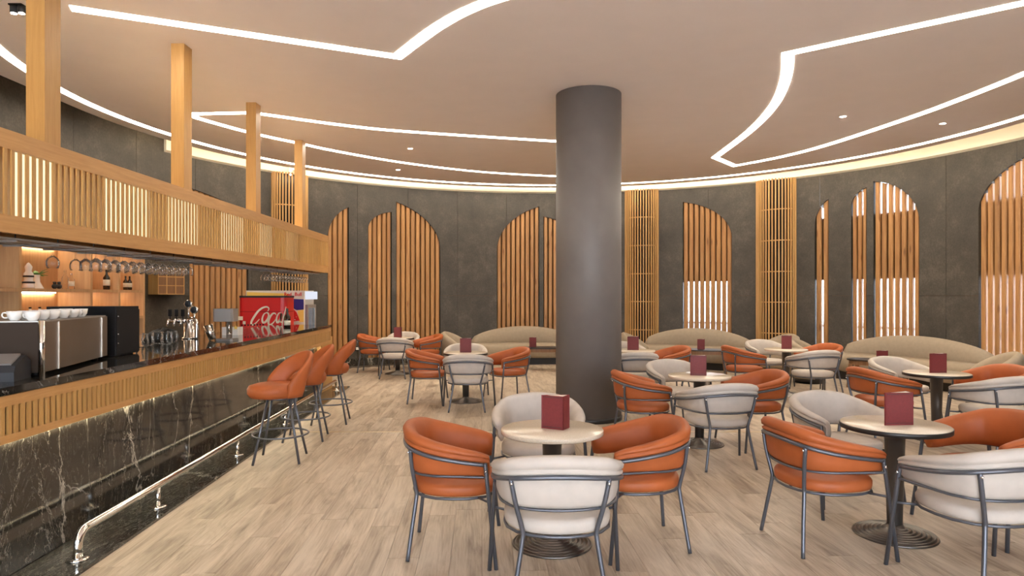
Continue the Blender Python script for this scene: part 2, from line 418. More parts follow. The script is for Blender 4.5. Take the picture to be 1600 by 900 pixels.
for c in cells:
    if c in candset: continue
    a = [(*to_world(c[0] + g, c[2] + g),), (*to_world(c[1] - g, c[2] + g),), (*to_world(c[1] - g, c[3] - g),), (*to_world(c[0] + g, c[3] - g),)]
    far.prism(a, -0.012, 0.0)
tag(obj('plank', far, M_plank2, floor), kind='stuff')
mb = MB(); mb.obox((-2.62, 7.80, -0.004), (6.0, 0.0, 0), (0, 0.022, 0), (0, 0, 0.0075))
tag(obj('trim_1', mb, M_brass), 'thin brass strip crossing the planks between bar and column', kind='structure')

# outer curved wall (behind the stone panels) with window openings
WIN = [(57.17, 65.64, 1), (41.45, 43.57, 2), (35.7, 37.94, 2), (28.09, 34.63, 2), (13.18, 20.04, 2)]
RO = R + 0.16
def has_win(t, band):
    for a, b_, k in WIN:
        if a < t < b_ and (band == 1 or k == 2): return True
    return False
mb = MB()
ths = sorted(set([-1.0 + 182 * i / 120 for i in range(121)] + [w[0] for w in WIN] + [w[1] for w in WIN]))
bands = [(-0.1, ZB, 0), (ZB, 1.93, 1), (1.93, 3.22, 0), (3.22, 4.0, 2), (4.0, 4.62, 0)]
for t0, t1 in zip(ths, ths[1:]):
    for z0, z1, bd in bands:
        if bd and has_win((t0 + t1) / 2, bd): continue
        a, b_ = pol(t0, RO), pol(t1, RO); c, d = pol(t1, RO + 0.1), pol(t0, RO + 0.1)
        mb.prism([a[:2], d[:2], c[:2], b_[:2]], z0, z1)
wall_back = tag(obj('wall_back', mb, M_darkback), 'curved rear wall of grey stone panels', kind='structure')
# stone panels
seams = [24.4 + 9.2 * k for k in range(-3, 18)]
seams = [-1.0] + [s for s in seams if 0 < s < 180] + [181.0]
for s0, s1 in zip(seams, seams[1:]):
    gth = math.degrees(0.003 / R)
    a0, a1 = s0 + gth, s1 - gth
    cuts = {a0, a1}
    k = int((a1 - a0) / 1.5) + 1
    for i in range(k + 1): cuts.add(a0 + (a1 - a0) * i / k)
    for A in ARCH:
        lo, hi = min(A[:2]), max(A[:2])
        for i in range(15):
            f = i / 14; u = (1 - cos(rad(A[4]) * f)) / (1 - cos(rad(A[4])))
            t = A[0] + (A[1] - A[0]) * u
            if a0 < t < a1: cuts.add(t)
    cuts = sorted(cuts)
    for z0, z1 in ((ZB, 1.597), (1.603, 4.58)):
        mb = MB()
        for t0, t1 in zip(cuts, cuts[1:]):
            if t1 - t0 < 1e-6: continue
            A = arch_at((t0 + t1) / 2)
            zb0 = zb1 = z0
            if A: zb0, zb1 = max(z0, arch_z(A, t0)), max(z0, arch_z(A, t1))
            if zb0 >= z1 - 1e-4 and zb1 >= z1 - 1e-4: continue
            zb0, zb1 = min(zb0, z1), min(zb1, z1)
            p = [pol(t0, R, zb0), pol(t1, R, zb1), pol(t1, R, z1), pol(t0, R, z1)]
            q = [pol(t0, R + 0.02, zb0), pol(t1, R + 0.02, zb1), pol(t1, R + 0.02, z1), pol(t0, R + 0.02, z1)]
            mb.add(p + q, [(0, 1, 2, 3), (7, 6, 5, 4), (0, 4, 5, 1), (2, 6, 7, 3), (0, 3, 7, 4), (1, 5, 6, 2)])
        if mb.v: obj('stone_panel', mb, M_wall, wall_back)
# black marble plinth with a steel strip
mb = MB(); N_ = 90
for i in range(N_):
    t0, t1 = -1 + 182 * i / N_, -1 + 182 * (i + 1) / N_
    mb.prism([pol(t0, R - 0.05)[:2], pol(t0, RO)[:2], pol(t1, RO)[:2], pol(t1, R - 0.05)[:2]], 0.03, ZB)
bb = tag(obj('baseboard_back', mb, M_marble), 'black marble plinth along the curved wall', kind='structure')
mb = MB()
for i in range(N_):
    t0, t1 = -1 + 182 * i / N_, -1 + 182 * (i + 1) / N_
    mb.prism([pol(t0, R - 0.065)[:2], pol(t0, R)[:2], pol(t1, R)[:2], pol(t1, R - 0.065)[:2]], 0.0, 0.03)
obj('steel_strip', mb, M_steel, bb)
# straight side walls and rear wall with a wide window behind the camera
mb = MB(); mb.box(CX - R - 0.2, CX - R, -4.6, CY, -0.1, 4.62)
tag(obj('wall_left', mb, M_wall), kind='structure')
mb = MB(); mb.box(CX + R, CX + R + 0.2, -4.6, CY, -0.1, 4.62)
tag(obj('wall_right', mb, M_wall), kind='structure')
mb = MB()
mb.box(CX - R - 0.2, -4.0, -4.8, -4.6, -0.1, 4.62); mb.box(6.0, CX + R + 0.2, -4.8, -4.6, -0.1, 4.62)
mb.box(-4.0, 6.0, -4.8, -4.6, -0.1, 0.4); mb.box(-4.0, 6.0, -4.8, -4.6, 3.6, 4.62)
tag(obj('wall_front', mb, M_room), kind='structure')
wf = MB()
for x in (-4.0, -2.0, 0.0, 2.0, 4.0, 5.95): wf.box(x, x + 0.05, -4.74, -4.66, 0.4, 3.6)
w1 = tag(obj('window_1', wf, M_dark), kind='structure')
mb = MB(); mb.box(-4.0, 6.0, -4.705, -4.695, 0.4, 3.6); obj('pane', mb, M_pane, w1)

# floating ceiling
mb = MB(); pts = []
for i in range(97):
    t = rad(180 * i / 96); pts.append((EX + ER * cos(t), EY + ER * sin(t)))
pts += [(EX - ER, -4.6), (EX + ER, -4.6)]
mb.prism(pts, ZC, ZC + 0.06)
ceiling = tag(obj('ceiling', mb, M_ceil), 'floating plaster ceiling with a curved rim', kind='structure')
mb = MB(); mb.box(-7.0, 8.9, -4.8, 16.8, 4.60, 4.7)
tag(obj('roof_slab', mb, M_ceil), kind='structure')
# cream light pelmet along the curved wall
mb = MB(); NP = 100; T0, T1 = 158.2, -1.0
rings = []
for i in range(NP + 1):
    t = T0 + (T1 - T0) * i / NP
    rings.append([pol(t, R - 0.06, 4.13), pol(t, R - 0.06, 4.45), pol(t, R - 0.002, 4.45), pol(t, R - 0.002, 4.10)])
mb.loft(rings, smooth=False)
tag(obj('trim_2', mb, M_cream), 'cream pelmet band lit from behind the ceiling rim', kind='structure')
mb = MB(); rings = []
for i in range(97):
    t = rad(6 + 164 * i / 96)
    def e(r, z): return (EX + r * cos(t), EY + r * sin(t), z)
    rings.append([e(ER + 0.002, ZC + 0.015), e(ER + 0.002, ZC + 0.045), e(ER + 0.014, ZC + 0.045), e(ER + 0.014, ZC + 0.015)])
mb.loft(rings, smooth=False)
tag(obj('cove_light_tape', mb, M_cove), 'warm light tape on the outer rim of the floating ceiling', 'light')

# ------------------------------------------------------------------ light lines in the ceiling
def strip(name, pts, w, label, group=None, closed=False):
    P = [Vector((x, y)) for x, y in pts]; n = len(P); Lp, Rp = [], []
    for k in range(n):
        if closed: d0 = (P[k] - P[k - 1]).normalized(); d1 = (P[(k + 1) % n] - P[k]).normalized()
        else:
            d0 = (P[k] - P[k - 1]).normalized() if k else (P[1] - P[0]).normalized()
            d1 = (P[k + 1] - P[k]).normalized() if k < n - 1 else d0
        n0 = Vector((-d0.y, d0.x)); n1 = Vector((-d1.y, d1.x)); mm = (n0 + n1)
        mm = mm.normalized() if mm.length > 1e-4 else n0
        sc = min(1 / max(mm.dot(n0), 0.25), 3)
        Lp.append(P[k] + mm * (w / 2 * sc)); Rp.append(P[k] - mm * (w / 2 * sc))
    mb = MB()
    rings = [[(*l, ZC - 0.004), (*r, ZC - 0.004), (*r, ZC + 0.01), (*l, ZC + 0.01)] for l, r in zip(Lp, Rp)]
    mb.loft(rings, smooth=False, loop=closed)
    return tag(obj(name, mb, M_led), label, 'light', group)
def sp2(pts, per=6): return [(p.x, p.y) for p in spline([(x, y, 0) for x, y in pts], per)]
strip('ceiling_light_line', [(-4.02, 6.062), (-1.256, 7.295)] + sp2([(-1.256, 7.295), (-0.94, 6.80), (-0.70, 6.45), (-0.40, 6.10), (-0.02, 5.80), (0.9, 5.25)])[1:], 0.135,
      'bent ceiling light line above the bar with a sharp corner')
b_top = sp2([(-3.71, 9.527), (-2.561, 10.244), (-1.579, 10.65), (0.727, 11.283), (1.05, 11.33)])
b_bot = sp2([(1.35, 14.62), (0.937, 14.58), (-0.6, 14.1), (-1.976, 13.24), (-3.048, 12.22), (-3.69, 11.40), (-4.237, 10.64), (-4.69, 9.70)])
strip('ceiling_light_line', [(-4.64, 9.594)] + b_top + b_bot[:-1], 0.115, 'closed leaf-shaped ceiling light line left of the round column', closed=True)
d_c = sp2([(2.985, 7.20), (3.20, 7.741), (3.38, 8.282), (3.574, 9.023), (3.716, 9.908), (3.80, 10.943), (3.845, 12.615)])
d_3 = sp2([(4.491, 13.423), (5.05, 12.6), (5.46, 11.6), (5.834, 9.898), (5.974, 8.876), (6.04, 7.852), (6.05, 6.6), (5.95, 5.2)])
strip('ceiling_light_line', [(6.1, 4.77)] + d_c + d_3, 0.125, 'ceiling light line with a hooked end right of the round column')
strip('ceiling_light_line', [(0.861 + 6.637 * cos(rad(t)), 9.126 + 6.637 * sin(rad(t))) for t in range(-25, 206, 2)], 0.115,
      'long curved ceiling light line following the rear wall')
# downlights
def downlight(x, y, label):
    o = empty('downlight', (x, y, ZC), 0, label, 'light', 'round recessed downlights')
    mb = MB(); mb.lathe([(0.042, -0.001), (0.042, -0.006), (0.055, -0.006), (0.055, 0.0)], 20); obj('trim_ring', mb, M_ceil, o)
    mb = MB(); mb.lathe([(1e-6, -0.003), (0.04, -0.003), (0.04, -0.001), (1e-6, -0.001)], 20); obj('lens', mb, M_spot, o)
    l = bpy.data.lights.new('downlight_beam', 'SPOT'); l.energy = 45; l.spot_size = rad(95); l.spot_blend = 0.6; l.color = (1, 0.86, 0.68); l.shadow_soft_size = 0.04
    lo = bpy.data.objects.new('downlight_beam', l); COL.objects.link(lo); lo.parent = o; lo.location = (0, 0, -0.03)
downlight(-1.811, 11.847, 'downlight inside the leaf-shaped light line, left of the column')
downlight(-2.367, 13.831, 'downlight nearest the rear wall, left of the column')
downlight(4.838, 9.731, 'downlight inside the hooked light line, right of the column')
downlight(6.555, 10.129, 'downlight near the curved wall on the right side')
def surface_spot(x, y, label):
    o = empty('ceiling_spotlight', (x, y, ZC), 0, label, 'light')
    mb = MB(); mb.box(-0.06, 0.06, -0.04, 0.04, -0.012, 0); obj('mount', mb, M_black, o)
    for s in (-0.035, 0.035):
        mb = MB(); mb.lathe([(0.028, -0.075), (0.032, -0.07), (0.032, -0.012), (0.02, -0.012)], 14, (s, 0, 0)); h = obj('lamp_head', mb, M_dark, o)
        mb = MB(); mb.lathe([(1e-6, -0.077), (0.024, -0.077), (0.024, -0.0755), (1e-6, -0.0755)], 14, (s, 0, 0)); obj('lens', mb, M_spot, h)
surface_spot(-4.455, 6.0, 'small twin spotlight on the ceiling beside the first wooden post')
o = empty('wall_spotlight', pol(137.4, R - 0.14, 4.18), rad(137.4 - 90), 'twin spotlight on the pelmet above the slatted column cover', 'light')
mb = MB(); mb.box(-0.1, 0.1, 0.03, 0.07, 0.02, 0.1); obj('mount', mb, M_white, o)
for s in (-0.08, 0.08):
    mb = MB(); mb.lathe([(0.04, -0.09), (0.045, -0.08), (0.045, 0.04), (0.02, 0.05)], 14, (s, 0, 0)); h = obj('lamp_head', mb, M_white, o)
    mb = MB(); mb.lathe([(1e-6, -0.093), (0.036, -0.093), (0.036, -0.091), (1e-6, -0.091)], 14, (s, 0, 0)); obj('lens', mb, M_spot, h)

# ------------------------------------------------------------------ round column
col = empty('column', (1.0, 8.70, 0)); tag(col, 'large round grey column in the middle of the room', 'column', kind='structure')
mb = MB(); mb.lathe([(0.425, 0.05), (0.425, ZC - 0.002)], 72); obj('shaft', mb, M_column, col)
mb = MB(); mb.lathe([(0.435, 0.0), (0.435, 0.05), (0.425, 0.055)], 72); obj('base_ring', mb, M_rimdark, col)

# ------------------------------------------------------------------ slatted arches in the curved wall
ARCH_LABEL = ['narrow slatted half arch just beyond the bar canopy end, peak on its right', 'small slatted half arch left of the taller one behind the far table',
    'tall slatted half arch behind the far table, peak on its left', 'wide slatted half arch left of the round column, peak on its right',
    'slatted half arch partly hidden by the round column', 'slatted half arch between the two lattice column covers on the right',
    'narrow slatted half arch just right of the second lattice column cover', 'narrow slatted half arch paired with a wider one at its right',
    'wide slatted half arch above the right-hand curved sofa, peak on its left', 'slatted arch at the right edge of the picture, cut by it',
    'slatted half arch behind the bar, seen under the canopy']
for A, lab in zip(ARCH, ARCH_LABEL):
    lo, hi = min(A[:2]), max(A[:2]); width = rad(hi - lo) * R
    tm = (lo + hi) / 2
    root = empty('slatted_arch', pol(tm, R, ZB), 0, lab, 'wall panel', 'slatted half arches in the stone wall')
    inv = Matrix.Translation(-Vector(pol(tm, R, ZB)))
    cur = [(A[0], ZB)]
    for i in range(15):
        f = i / 14; u = (1 - cos(rad(A[4]) * f)) / (1 - cos(rad(A[4])))
        t = A[0] + (A[1] - A[0]) * u; cur.append((t, arch_z(A, t)))
    cur.append((A[1], ZB))
    mb = MB(); rings = [[pol(t, R - 0.004, z), pol(t, RO, z)] for t, z in cur]
    mb.loft(rings, closed_ring=False, caps=False, smooth=False); obj('reveal', mb.xform(inv), M_wall, root)
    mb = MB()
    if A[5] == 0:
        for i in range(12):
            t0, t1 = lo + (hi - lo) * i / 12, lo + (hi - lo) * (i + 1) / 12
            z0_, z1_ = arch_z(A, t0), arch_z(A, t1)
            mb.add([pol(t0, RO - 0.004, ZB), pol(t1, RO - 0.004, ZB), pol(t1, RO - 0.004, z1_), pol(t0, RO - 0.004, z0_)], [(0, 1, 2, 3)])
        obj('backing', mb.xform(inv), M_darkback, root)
    n = max(2, round(width / 0.118)); p = (hi - lo) / n
    for i in range(n):
        c = lo + p * (i + 0.5); hw = p * (0.385 if A[5] < 2 else 0.35)
        Rn, Rb = R + 0.025, R + 0.095
        prof = [(-hw, Rb), (-hw, Rn + 0.016), (-hw * 0.72, Rn), (hw * 0.72, Rn), (hw, Rn + 0.016), (hw, Rb)]
        mb = MB()
        bot = [pol(c + a, r, ZB) for a, r in prof]
        top = [pol(c + a, r, max(ZB + 0.3, arch_z(A, c + a) - 0.004)) for a, r in prof]
        mb.loft([bot, top], smooth=False); obj('slat', mb.xform(inv), M_pine, root)

# windows behind the open arches: glass, a blind at mid height, frames
for k, (a, b_, kind) in enumerate(WIN):
    n = max(1, int((b_ - a) / 1.5)); fr = MB(); gl = MB()
    for i in range(n):
        t0, t1 = a + (b_ - a) * i / n, a + (b_ - a) * (i + 1) / n
        for z0, z1 in ([(ZB, 1.93)] + ([(3.22, 4.0)] if kind == 2 else [])):
            gl.prism([pol(t0, RO + 0.045)[:2], pol(t0, RO + 0.055)[:2], pol(t1, RO + 0.055)[:2], pol(t1, RO + 0.045)[:2]], z0, z1)
        for z0 in (0.95,):
            fr.prism([pol(t0, RO + 0.03)[:2], pol(t0, RO + 0.07)[:2], pol(t1, RO + 0.07)[:2], pol(t1, RO + 0.03)[:2]], z0, z0 + 0.035)
    w = tag(obj('window_%d' % (k + 2), fr, M_outside), kind='structure')
    obj('pane', gl, M_pane, w)
# outside: paving, a low white wall and a pale house front with dark windows
mb = MB(); mb.lathe([(8.0, -0.3), (45, -0.3), (45, -0.28), (8.0, -0.28)], 48, (CX, CY, 0)); tag(obj('ground', mb, M_outside), kind='structure')
mb = MB()
for i in range(40):
    t0, t1 = -20 + 130 * i / 40, -20 + 130 * (i + 1) / 40
    mb.prism([pol(t0, 11.5)[:2], pol(t0, 11.7)[:2], pol(t1, 11.7)[:2], pol(t1, 11.5)[:2]], -0.3, 0.85)
tag(obj('garden_wall', mb, M_outside), 'low white garden wall outside the windows', 'wall')

# half-round lattice covers on the wall
def lattice(t_c, wid, label):
    c = pol(t_c, R + 0.02)
    root = empty('lattice_column_cover', (c[0], c[1], 0), rad(t_c - 90), label, 'wall panel', 'half-round lattice column covers')
    rr = wid / 2
    ns = 19
    sm = MB(); sm.cbox(-0.0125, 0.0125, -0.016, 0.016, ZB, 4.12, 0.004); sme = sm.mesh('slat'); sme.materials.append(M_lattice)
    for i in range(ns):
        a = pi + pi * (i + 0.5) / ns
        o = obj('slat', sme, None, root, (rr * cos(a), rr * 0.62 * sin(a), 0), a + pi / 2)
    for z in (0.78, 1.45, 2.11, 2.78, 3.45):
        mb = MB(); rings = []
        for i in range(25):
            a = pi + pi * i / 24
            rings.append([((rr - d) * cos(a), (rr - d) * 0.62 * sin(a), zz) for d, zz in ((0.02, z), (0.045, z), (0.045, z + 0.022), (0.02, z + 0.022))])
        mb.loft(rings, smooth=False); obj('ring', mb, M_lattice, root)
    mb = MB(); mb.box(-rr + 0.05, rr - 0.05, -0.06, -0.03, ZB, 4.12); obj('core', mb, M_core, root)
lattice(137.6, 0.80, 'half-round lattice column cover behind the end of the bar canopy')
lattice(73.0, 0.78, 'half-round lattice column cover just right of the round column')
lattice(49.8, 0.84, 'half-round lattice column cover further right, between two arches')

# ------------------------------------------------------------------ bar counter
YB0, YB1 = 1.6, 10.78
bar = empty('bar_counter', (0, 0, 0), 0, 'long bar counter with black marble front and slatted wooden apron', 'bar')
edges = [YB0, 2.15, 3.60, 5.05, 6.5, 7.95, 9.4, YB1]
for a, b_ in zip(edges, edges[1:]):
    mb = MB(); y0, y1 = a + 0.0015, b_ - 0.0015
    mb.prism([BP(2.69, y0)[:2], BP(2.665, y0)[:2], BP(2.665, y1)[:2], BP(2.69, y1)[:2]], 0.02, 1.07); obj('marble_panel', mb, M_marble, bar)
mb = MB(); mb.prism([BP(3.15, YB0)[:2], BP(2.70, YB0)[:2], BP(2.70, YB1)[:2], BP(3.15, YB1)[:2]], 0.0, 1.07); obj('body', mb, M_bar, bar)
def along(mb, c0, c1, y0, y1, z0, z1):
    mb.prism([BP(c0, y0)[:2], BP(c1, y0)[:2], BP(c1, y1)[:2], BP(c0, y1)[:2]], z0, z1)
mb = MB(); along(mb, 2.475, 2.445, YB0, YB1, 1.028, 1.085); obj('apron_rail', mb, M_barY, bar)
mb = MB(); along(mb, 2.475, 2.445, YB0, YB1, 0.838, 0.880); obj('apron_rail', mb, M_barY, bar)
mb = MB(); along(mb, 2.525, 2.500, YB0, YB1, 0.838, 1.085); obj('apron_back', mb, M_brown, bar)
mb = MB(); along(mb, 2.66, 2.525, YB0, YB1, 1.04, 1.07); obj('apron_support', mb, M_barY, bar)
mb = MB(); along(mb, 2.66, 2.445, YB1, YB1 + 0.02, 0.838, 1.085); obj('apron_end', mb, M_bar, bar)
sm = MB(); sm.box(-0.012, -0.001, -0.0140, 0.0140, 0.878, 1.030); sme = sm.mesh('slat'); sme.materials.append(M_bar)
y = 2.9
while y < YB1 - 0.03:
    obj('slat', sme, None, bar, BP(2.446, y), TH); y += 0.0505
mb = MB(); along(mb, 2.664, 2.650, YB0, YB1, 0.776, 0.783); obj('light_tape', mb, M_barled, bar)
top = MB(); along(top, 3.38, 2.435, YB0, YB1 + 0.03, 1.09, 1.13)
tag(obj('bar_worktop', top, M_top), 'polished black marble worktop on the bar', 'worktop')
mb = MB(); along(mb, 2.66, 2.30, YB0, 11.64, 0.0, 0.018); tag(obj('floor_border', mb, M_marble2), 'dark veined marble strip in the floor along the bar', kind='structure')
# foot rail
rail = empty('foot_rail', (0, 0, 0), 0, 'polished steel foot rail along the bar', 'rail')
mb = MB(); pts = [BP(2.42, 3.99, 0.02), BP(2.42, 3.99, 0.10)]
for k in range(1, 7): a = k / 6 * pi / 2; pts.append(BP(2.42, 3.99 + 0.085 * (1 - cos(a)), 0.10 + 0.085 * sin(a)))
e_ = 11.10
for k in range(7): a = k / 6 * pi / 2; pts.append(BP(2.42, e_ - 0.085 * (1 - sin(a)), 0.10 + 0.085 * cos(a)))
pts.append(BP(2.42, e_, 0.02)); mb.tube(pts, 0.026, 14); obj('tube', mb, M_chrome, rail)
for yy in (3.99, 4.98, 6.60, 8.2, 9.75, 11.10):
    mb = MB(); c = BP(2.42, yy, 0.018)
    mb.lathe([(0.062, 0), (0.062, 0.008), (0.05, 0.014), (0.03, 0.016)], 20, c); obj('flange', mb, M_chrome, rail)
    if 4.2 < yy < 11:
        mb = MB(); mb.lathe([(0.018, 0.0), (0.018, 0.150)], 12, c); obj('post', mb, M_chrome, rail)

# ------------------------------------------------------------------ canopy over the bar
KF = 0.006
def FP(c, y, z=0.0): return (-c - KF * y, y, z)
CF, YF0, YF1, ZF0, ZF1 = 3.13, 1.6, 11.60, 1.995, 2.640
can = empty('bar_canopy', (0, 0, 0), 0, 'long slatted wooden canopy hung over the bar on square posts', 'canopy')
def alongf(mb, c0, c1, y0, y1, z0, z1):
    mb.prism([FP(c0, y0)[:2], FP(c1, y0)[:2], FP(c1, y1)[:2], FP(c0, y1)[:2]], z0, z1)
mb = MB(); alongf(mb, CF + 0.035, CF, YF0, YF1, ZF1 - 0.118, ZF1); obj('top_rail', mb, M_barY, can)
mb = MB(); alongf(mb, CF + 0.035, CF, YF0, YF1, ZF0, ZF0 + 0.112); obj('bottom_rail', mb, M_barY, can)
mb = MB(); alongf(mb, CF + 0.62, CF, YF1 - 0.03, YF1 + 0.005, ZF0, ZF1); obj('end_panel', mb, M_bar, can)
mb = MB(); alongf(mb, CF + 0.20, CF + 0.18, YF0, YF1 - 0.03, ZF0 + 0.02, ZF1 - 0.03); obj('inner_board', mb, M_maple, can)
mb = MB(); alongf(mb, CF + 0.62, CF + 0.035, YF0, YF1 - 0.03, ZF1 - 0.03, ZF1 - 0.005); obj('top_board', mb, M_barY, can)
mb = MB(); alongf(mb, CF + 0.62, CF + 0.585, YF0, YF1 - 0.03, ZF0, ZF1 - 0.03); obj('rear_rail', mb, M_barY, can)
sm = MB(); sm.box(-0.014, -0.003, -0.0132, 0.0132, ZF0 + 0.11, ZF1 - 0.116); sme = sm.mesh('slat'); sme.materials.append(M_bar)
y = 3.2
while y < YF1 - 0.05:
    obj('slat', sme, None, can, FP(CF, y), math.atan(KF)); y += 0.0635
for y0, y1 in ((3.45, 3.95), (4.45, 4.84), (5.46, 6.12), (6.48, 7.06), (7.68, 8.31), (8.85, 9.28), (9.95, 10.45), (11.0, 11.5)):
    mb = MB(); alongf(mb, CF + 0.175, CF + 0.165, y0, y1, ZF0 + 0.04, ZF1 - 0.06); obj('light_panel', mb, M_canled, can)
mb = MB(); alongf(mb, CF + 0.58, CF + 0.55, 2.0, YF1 - 0.3, ZF1 - 0.005, ZF1 + 0.005); obj('added_uplight', mb, M_added_uplight, can)  # added hidden light on the canopy top, brightens the ceiling over the bar
for (xs, ys) in ((-3.37, 4.80), (-3.405, 6.91), (-3.47, 9.02), (-3.53, 11.21)):
    mb = MB(); mb.box(xs - 0.135, xs, ys, ys + 0.17, ZF1 - 0.005, ZC); obj('post', mb, M_bar, can)
# glass rack under the canopy
rack = empty('glass_rack', (0, 0, 0), 0, 'grey metal rack of rails hung under the bar canopy', 'rack')
for c in (3.22, 3.34, 3.46, 3.58):
    mb = MB(); alongf(mb, c + 0.026, c - 0.026, 3.0, 11.3, 1.962, 1.974); obj('rail', mb, M_grey, rack)
y = 3.1
while y < 11.3:
    mb = MB(); alongf(mb, 3.60, 3.20, y, y + 0.012, 1.950, 1.962); obj('crossbar', mb, M_grey, rack)
    mb = MB(); alongf(mb, 3.21, 3.205, y, y + 0.006, 1.974, 2.0); obj('hanger', mb, M_dark, rack)
    y += 0.41
def glass_mesh():
    mb = MB()
    prof = [(0.040, 0.0), (0.040, -0.003), (0.006, -0.008), (0.0042, -0.02), (0.0042, -0.070), (0.012, -0.080), (0.034, -0.098), (0.0445, -0.122),
            (0.0440, -0.150), (0.038, -0.172), (0.0368, -0.172), (0.0425, -0.150), (0.043, -0.123), (0.033, -0.100), (0.010, -0.083), (1e-6, -0.081)]
    mb.lathe(prof, 18); return mb
gme = glass_mesh().mesh('wine_glass'); gme.materials.append(M_glass)
def hang(c, y, label, group):
    tag(obj('wine_glass', gme, None, None, FP(c, y, 1.9776)), label, 'glass', group)
hang(3.40, 4.97, 'single upside-down wine glass hanging apart at the near end of the rack', 'wine glasses hanging in the rack')
for c, y0, y1, row in ((3.28, 5.30, 6.95, 'front'), (3.40, 5.36, 6.9, 'middle'), (3.52, 5.42, 6.9, 'rear')):
    for q in range(int((y1 - y0) / 0.128) + 1):
        hang(c, y0 + 0.128 * q, 'upside-down wine glass, %s from the near end in the %s row of the rack' % (ORD[q], row), 'wine glasses hanging in the rack')
for c, row in ((3.28, 'front'), (3.40, 'rear')):
    for q in range(13):
        hang(c, 9.2 + 0.132 * q + (0.06 if row == 'rear' else 0), 'upside-down wine glass, %s in the %s row at the far end of the rack' % (ORD[q], row), 'wine glasses at the far end of the rack')
#PART2
# ------------------------------------------------------------------ things on the bar
ZW = 1.13
m_ = empty('espresso_machine', (-2.74, 3.88, ZW), math.atan2(0.964, -0.266), 'brushed steel espresso machine on the bar, its plain back to the room', 'coffee machine')
mb = MB(); mb.cbox(0.012, 1.20, 0.0, 0.52, 0.02, 0.315, 0.012); obj('body', mb, M_steel, m_)
mb = MB(); mb.tube([(0.005, 0.004, 0.0), (0.005, 0.004, 0.325)], 0.017, 12); obj('corner_post', mb, M_chrome, m_)
mb = MB(); mb.box(0.004, 0.012, 0.02, 0.51, 0.02, 0.315); obj('side_panel', mb, M_sidepanel, m_)
for x in (0.25, 1.06):
    mb = MB(); mb.box(x, x + 0.006, -0.004, 0.0, 0.02, 0.31); obj('seam_strip', mb, M_chrome, m_)
mb = MB(); mb.box(0.02, 1.19, 0.01, 0.51, 0.315, 0.322); obj('cup_tray', mb, M_grey, m_)
for x, yy in ((0.08, 0.06), (1.1, 0.06), (0.08, 0.46), (1.1, 0.46)):
    mb = MB(); mb.lathe([(0.025, 0.0), (0.02, 0.02)], 12, (x, yy, 0)); obj('foot', mb, M_black, m_)
cm = MB(); cm.lathe([(0.022, 0.0), (0.024, 0.004), (0.036, 0.022), (0.0415, 0.056), (0.039, 0.056), (0.033, 0.022), (0.02, 0.008), (1e-6, 0.007)], 20)
cme = cm.mesh('coffee_cup'); cme.materials.append(M_white)
hm = MB(); hm.tube(spline([(0.038, 0, 0.046), (0.055, 0, 0.046), (0.060, 0, 0.030), (0.050, 0, 0.018), (0.034, 0, 0.020)], 4), 0.0045, 6)
hme = hm.mesh('handle'); hme.materials.append(M_white)
def on_machine(x, yy, z):
    a = math.atan2(0.964, -0.266); return (-2.74 + x * cos(a) - yy * sin(a), 3.88 + x * sin(a) + yy * cos(a), ZW + z)
i = 0
for yy in (0.07, 0.18):
    for x in (0.06, 0.20, 0.36, 0.53, 0.70, 0.86):
        c = obj('coffee_cup', cme, None, None, on_machine(x + (0.05 if yy > 0.1 else 0), yy, 0.322), random.uniform(2.2, 5.5))
        tag(c, 'white coffee cup, %s from the left in the %s row on the espresso machine' % (ORD[i % 6], 'front' if yy < 0.1 else 'rear'), 'cup', 'white cups on the espresso machine'); obj('handle', hme, None, c); i += 1
pr = empty('receipt_printer', (-2.875, 3.715, ZW), rad(15), 'dark receipt printer with sloped lid at the near end of the bar', 'printer')
mb = MB(); rings = [[(x, -0.12, 0), (x, 0.09, 0), (x, 0.09, 0.10), (x, 0.02, 0.135), (x, -0.10, 0.085), (x, -0.12, 0.05)] for x in (-0.13, -0.125, 0.125, 0.13)]
mb.loft(rings, smooth=False); obj('body', mb, M_dark, pr)
mb = MB(); mb.obox((-0.11, -0.105, 0.0885), (0.22, 0, 0), (0, 0.12, 0.046), (0, -0.004, 0.010)); obj('lid', mb, M_grey, pr)
bx = empty('black_machine', (-3.33, 5.30, ZW), 0, 'black box-shaped bar machine beside the espresso machine', 'machine')
mb = MB(); mb.cbox(-0.27, 0.27, -0.16, 0.16, 0.01, 0.385, 0.006); obj('body', mb, M_black, bx)
mb = MB(); mb.box(0.27, 0.276, -0.155, 0.155, 0.02, 0.36); obj('door', mb, M_black, bx)
for z in (0.10, 0.17, 0.31):
    mb = MB(); mb.lathe([(0.007, 0), (0.005, 0.004)], 8, (0, 0, 0)); mb.xform(Matrix.Translation((0.276, -0.14, z)) @ Matrix.Rotation(pi / 2, 4, 'Y')); obj('screw', mb, M_bolt, bx)
for x in (-0.22, 0.22):
    mb = MB(); mb.box(x - 0.02, x + 0.02, -0.13, 0.13, 0, 0.01); obj('foot', mb, M_dark, bx)
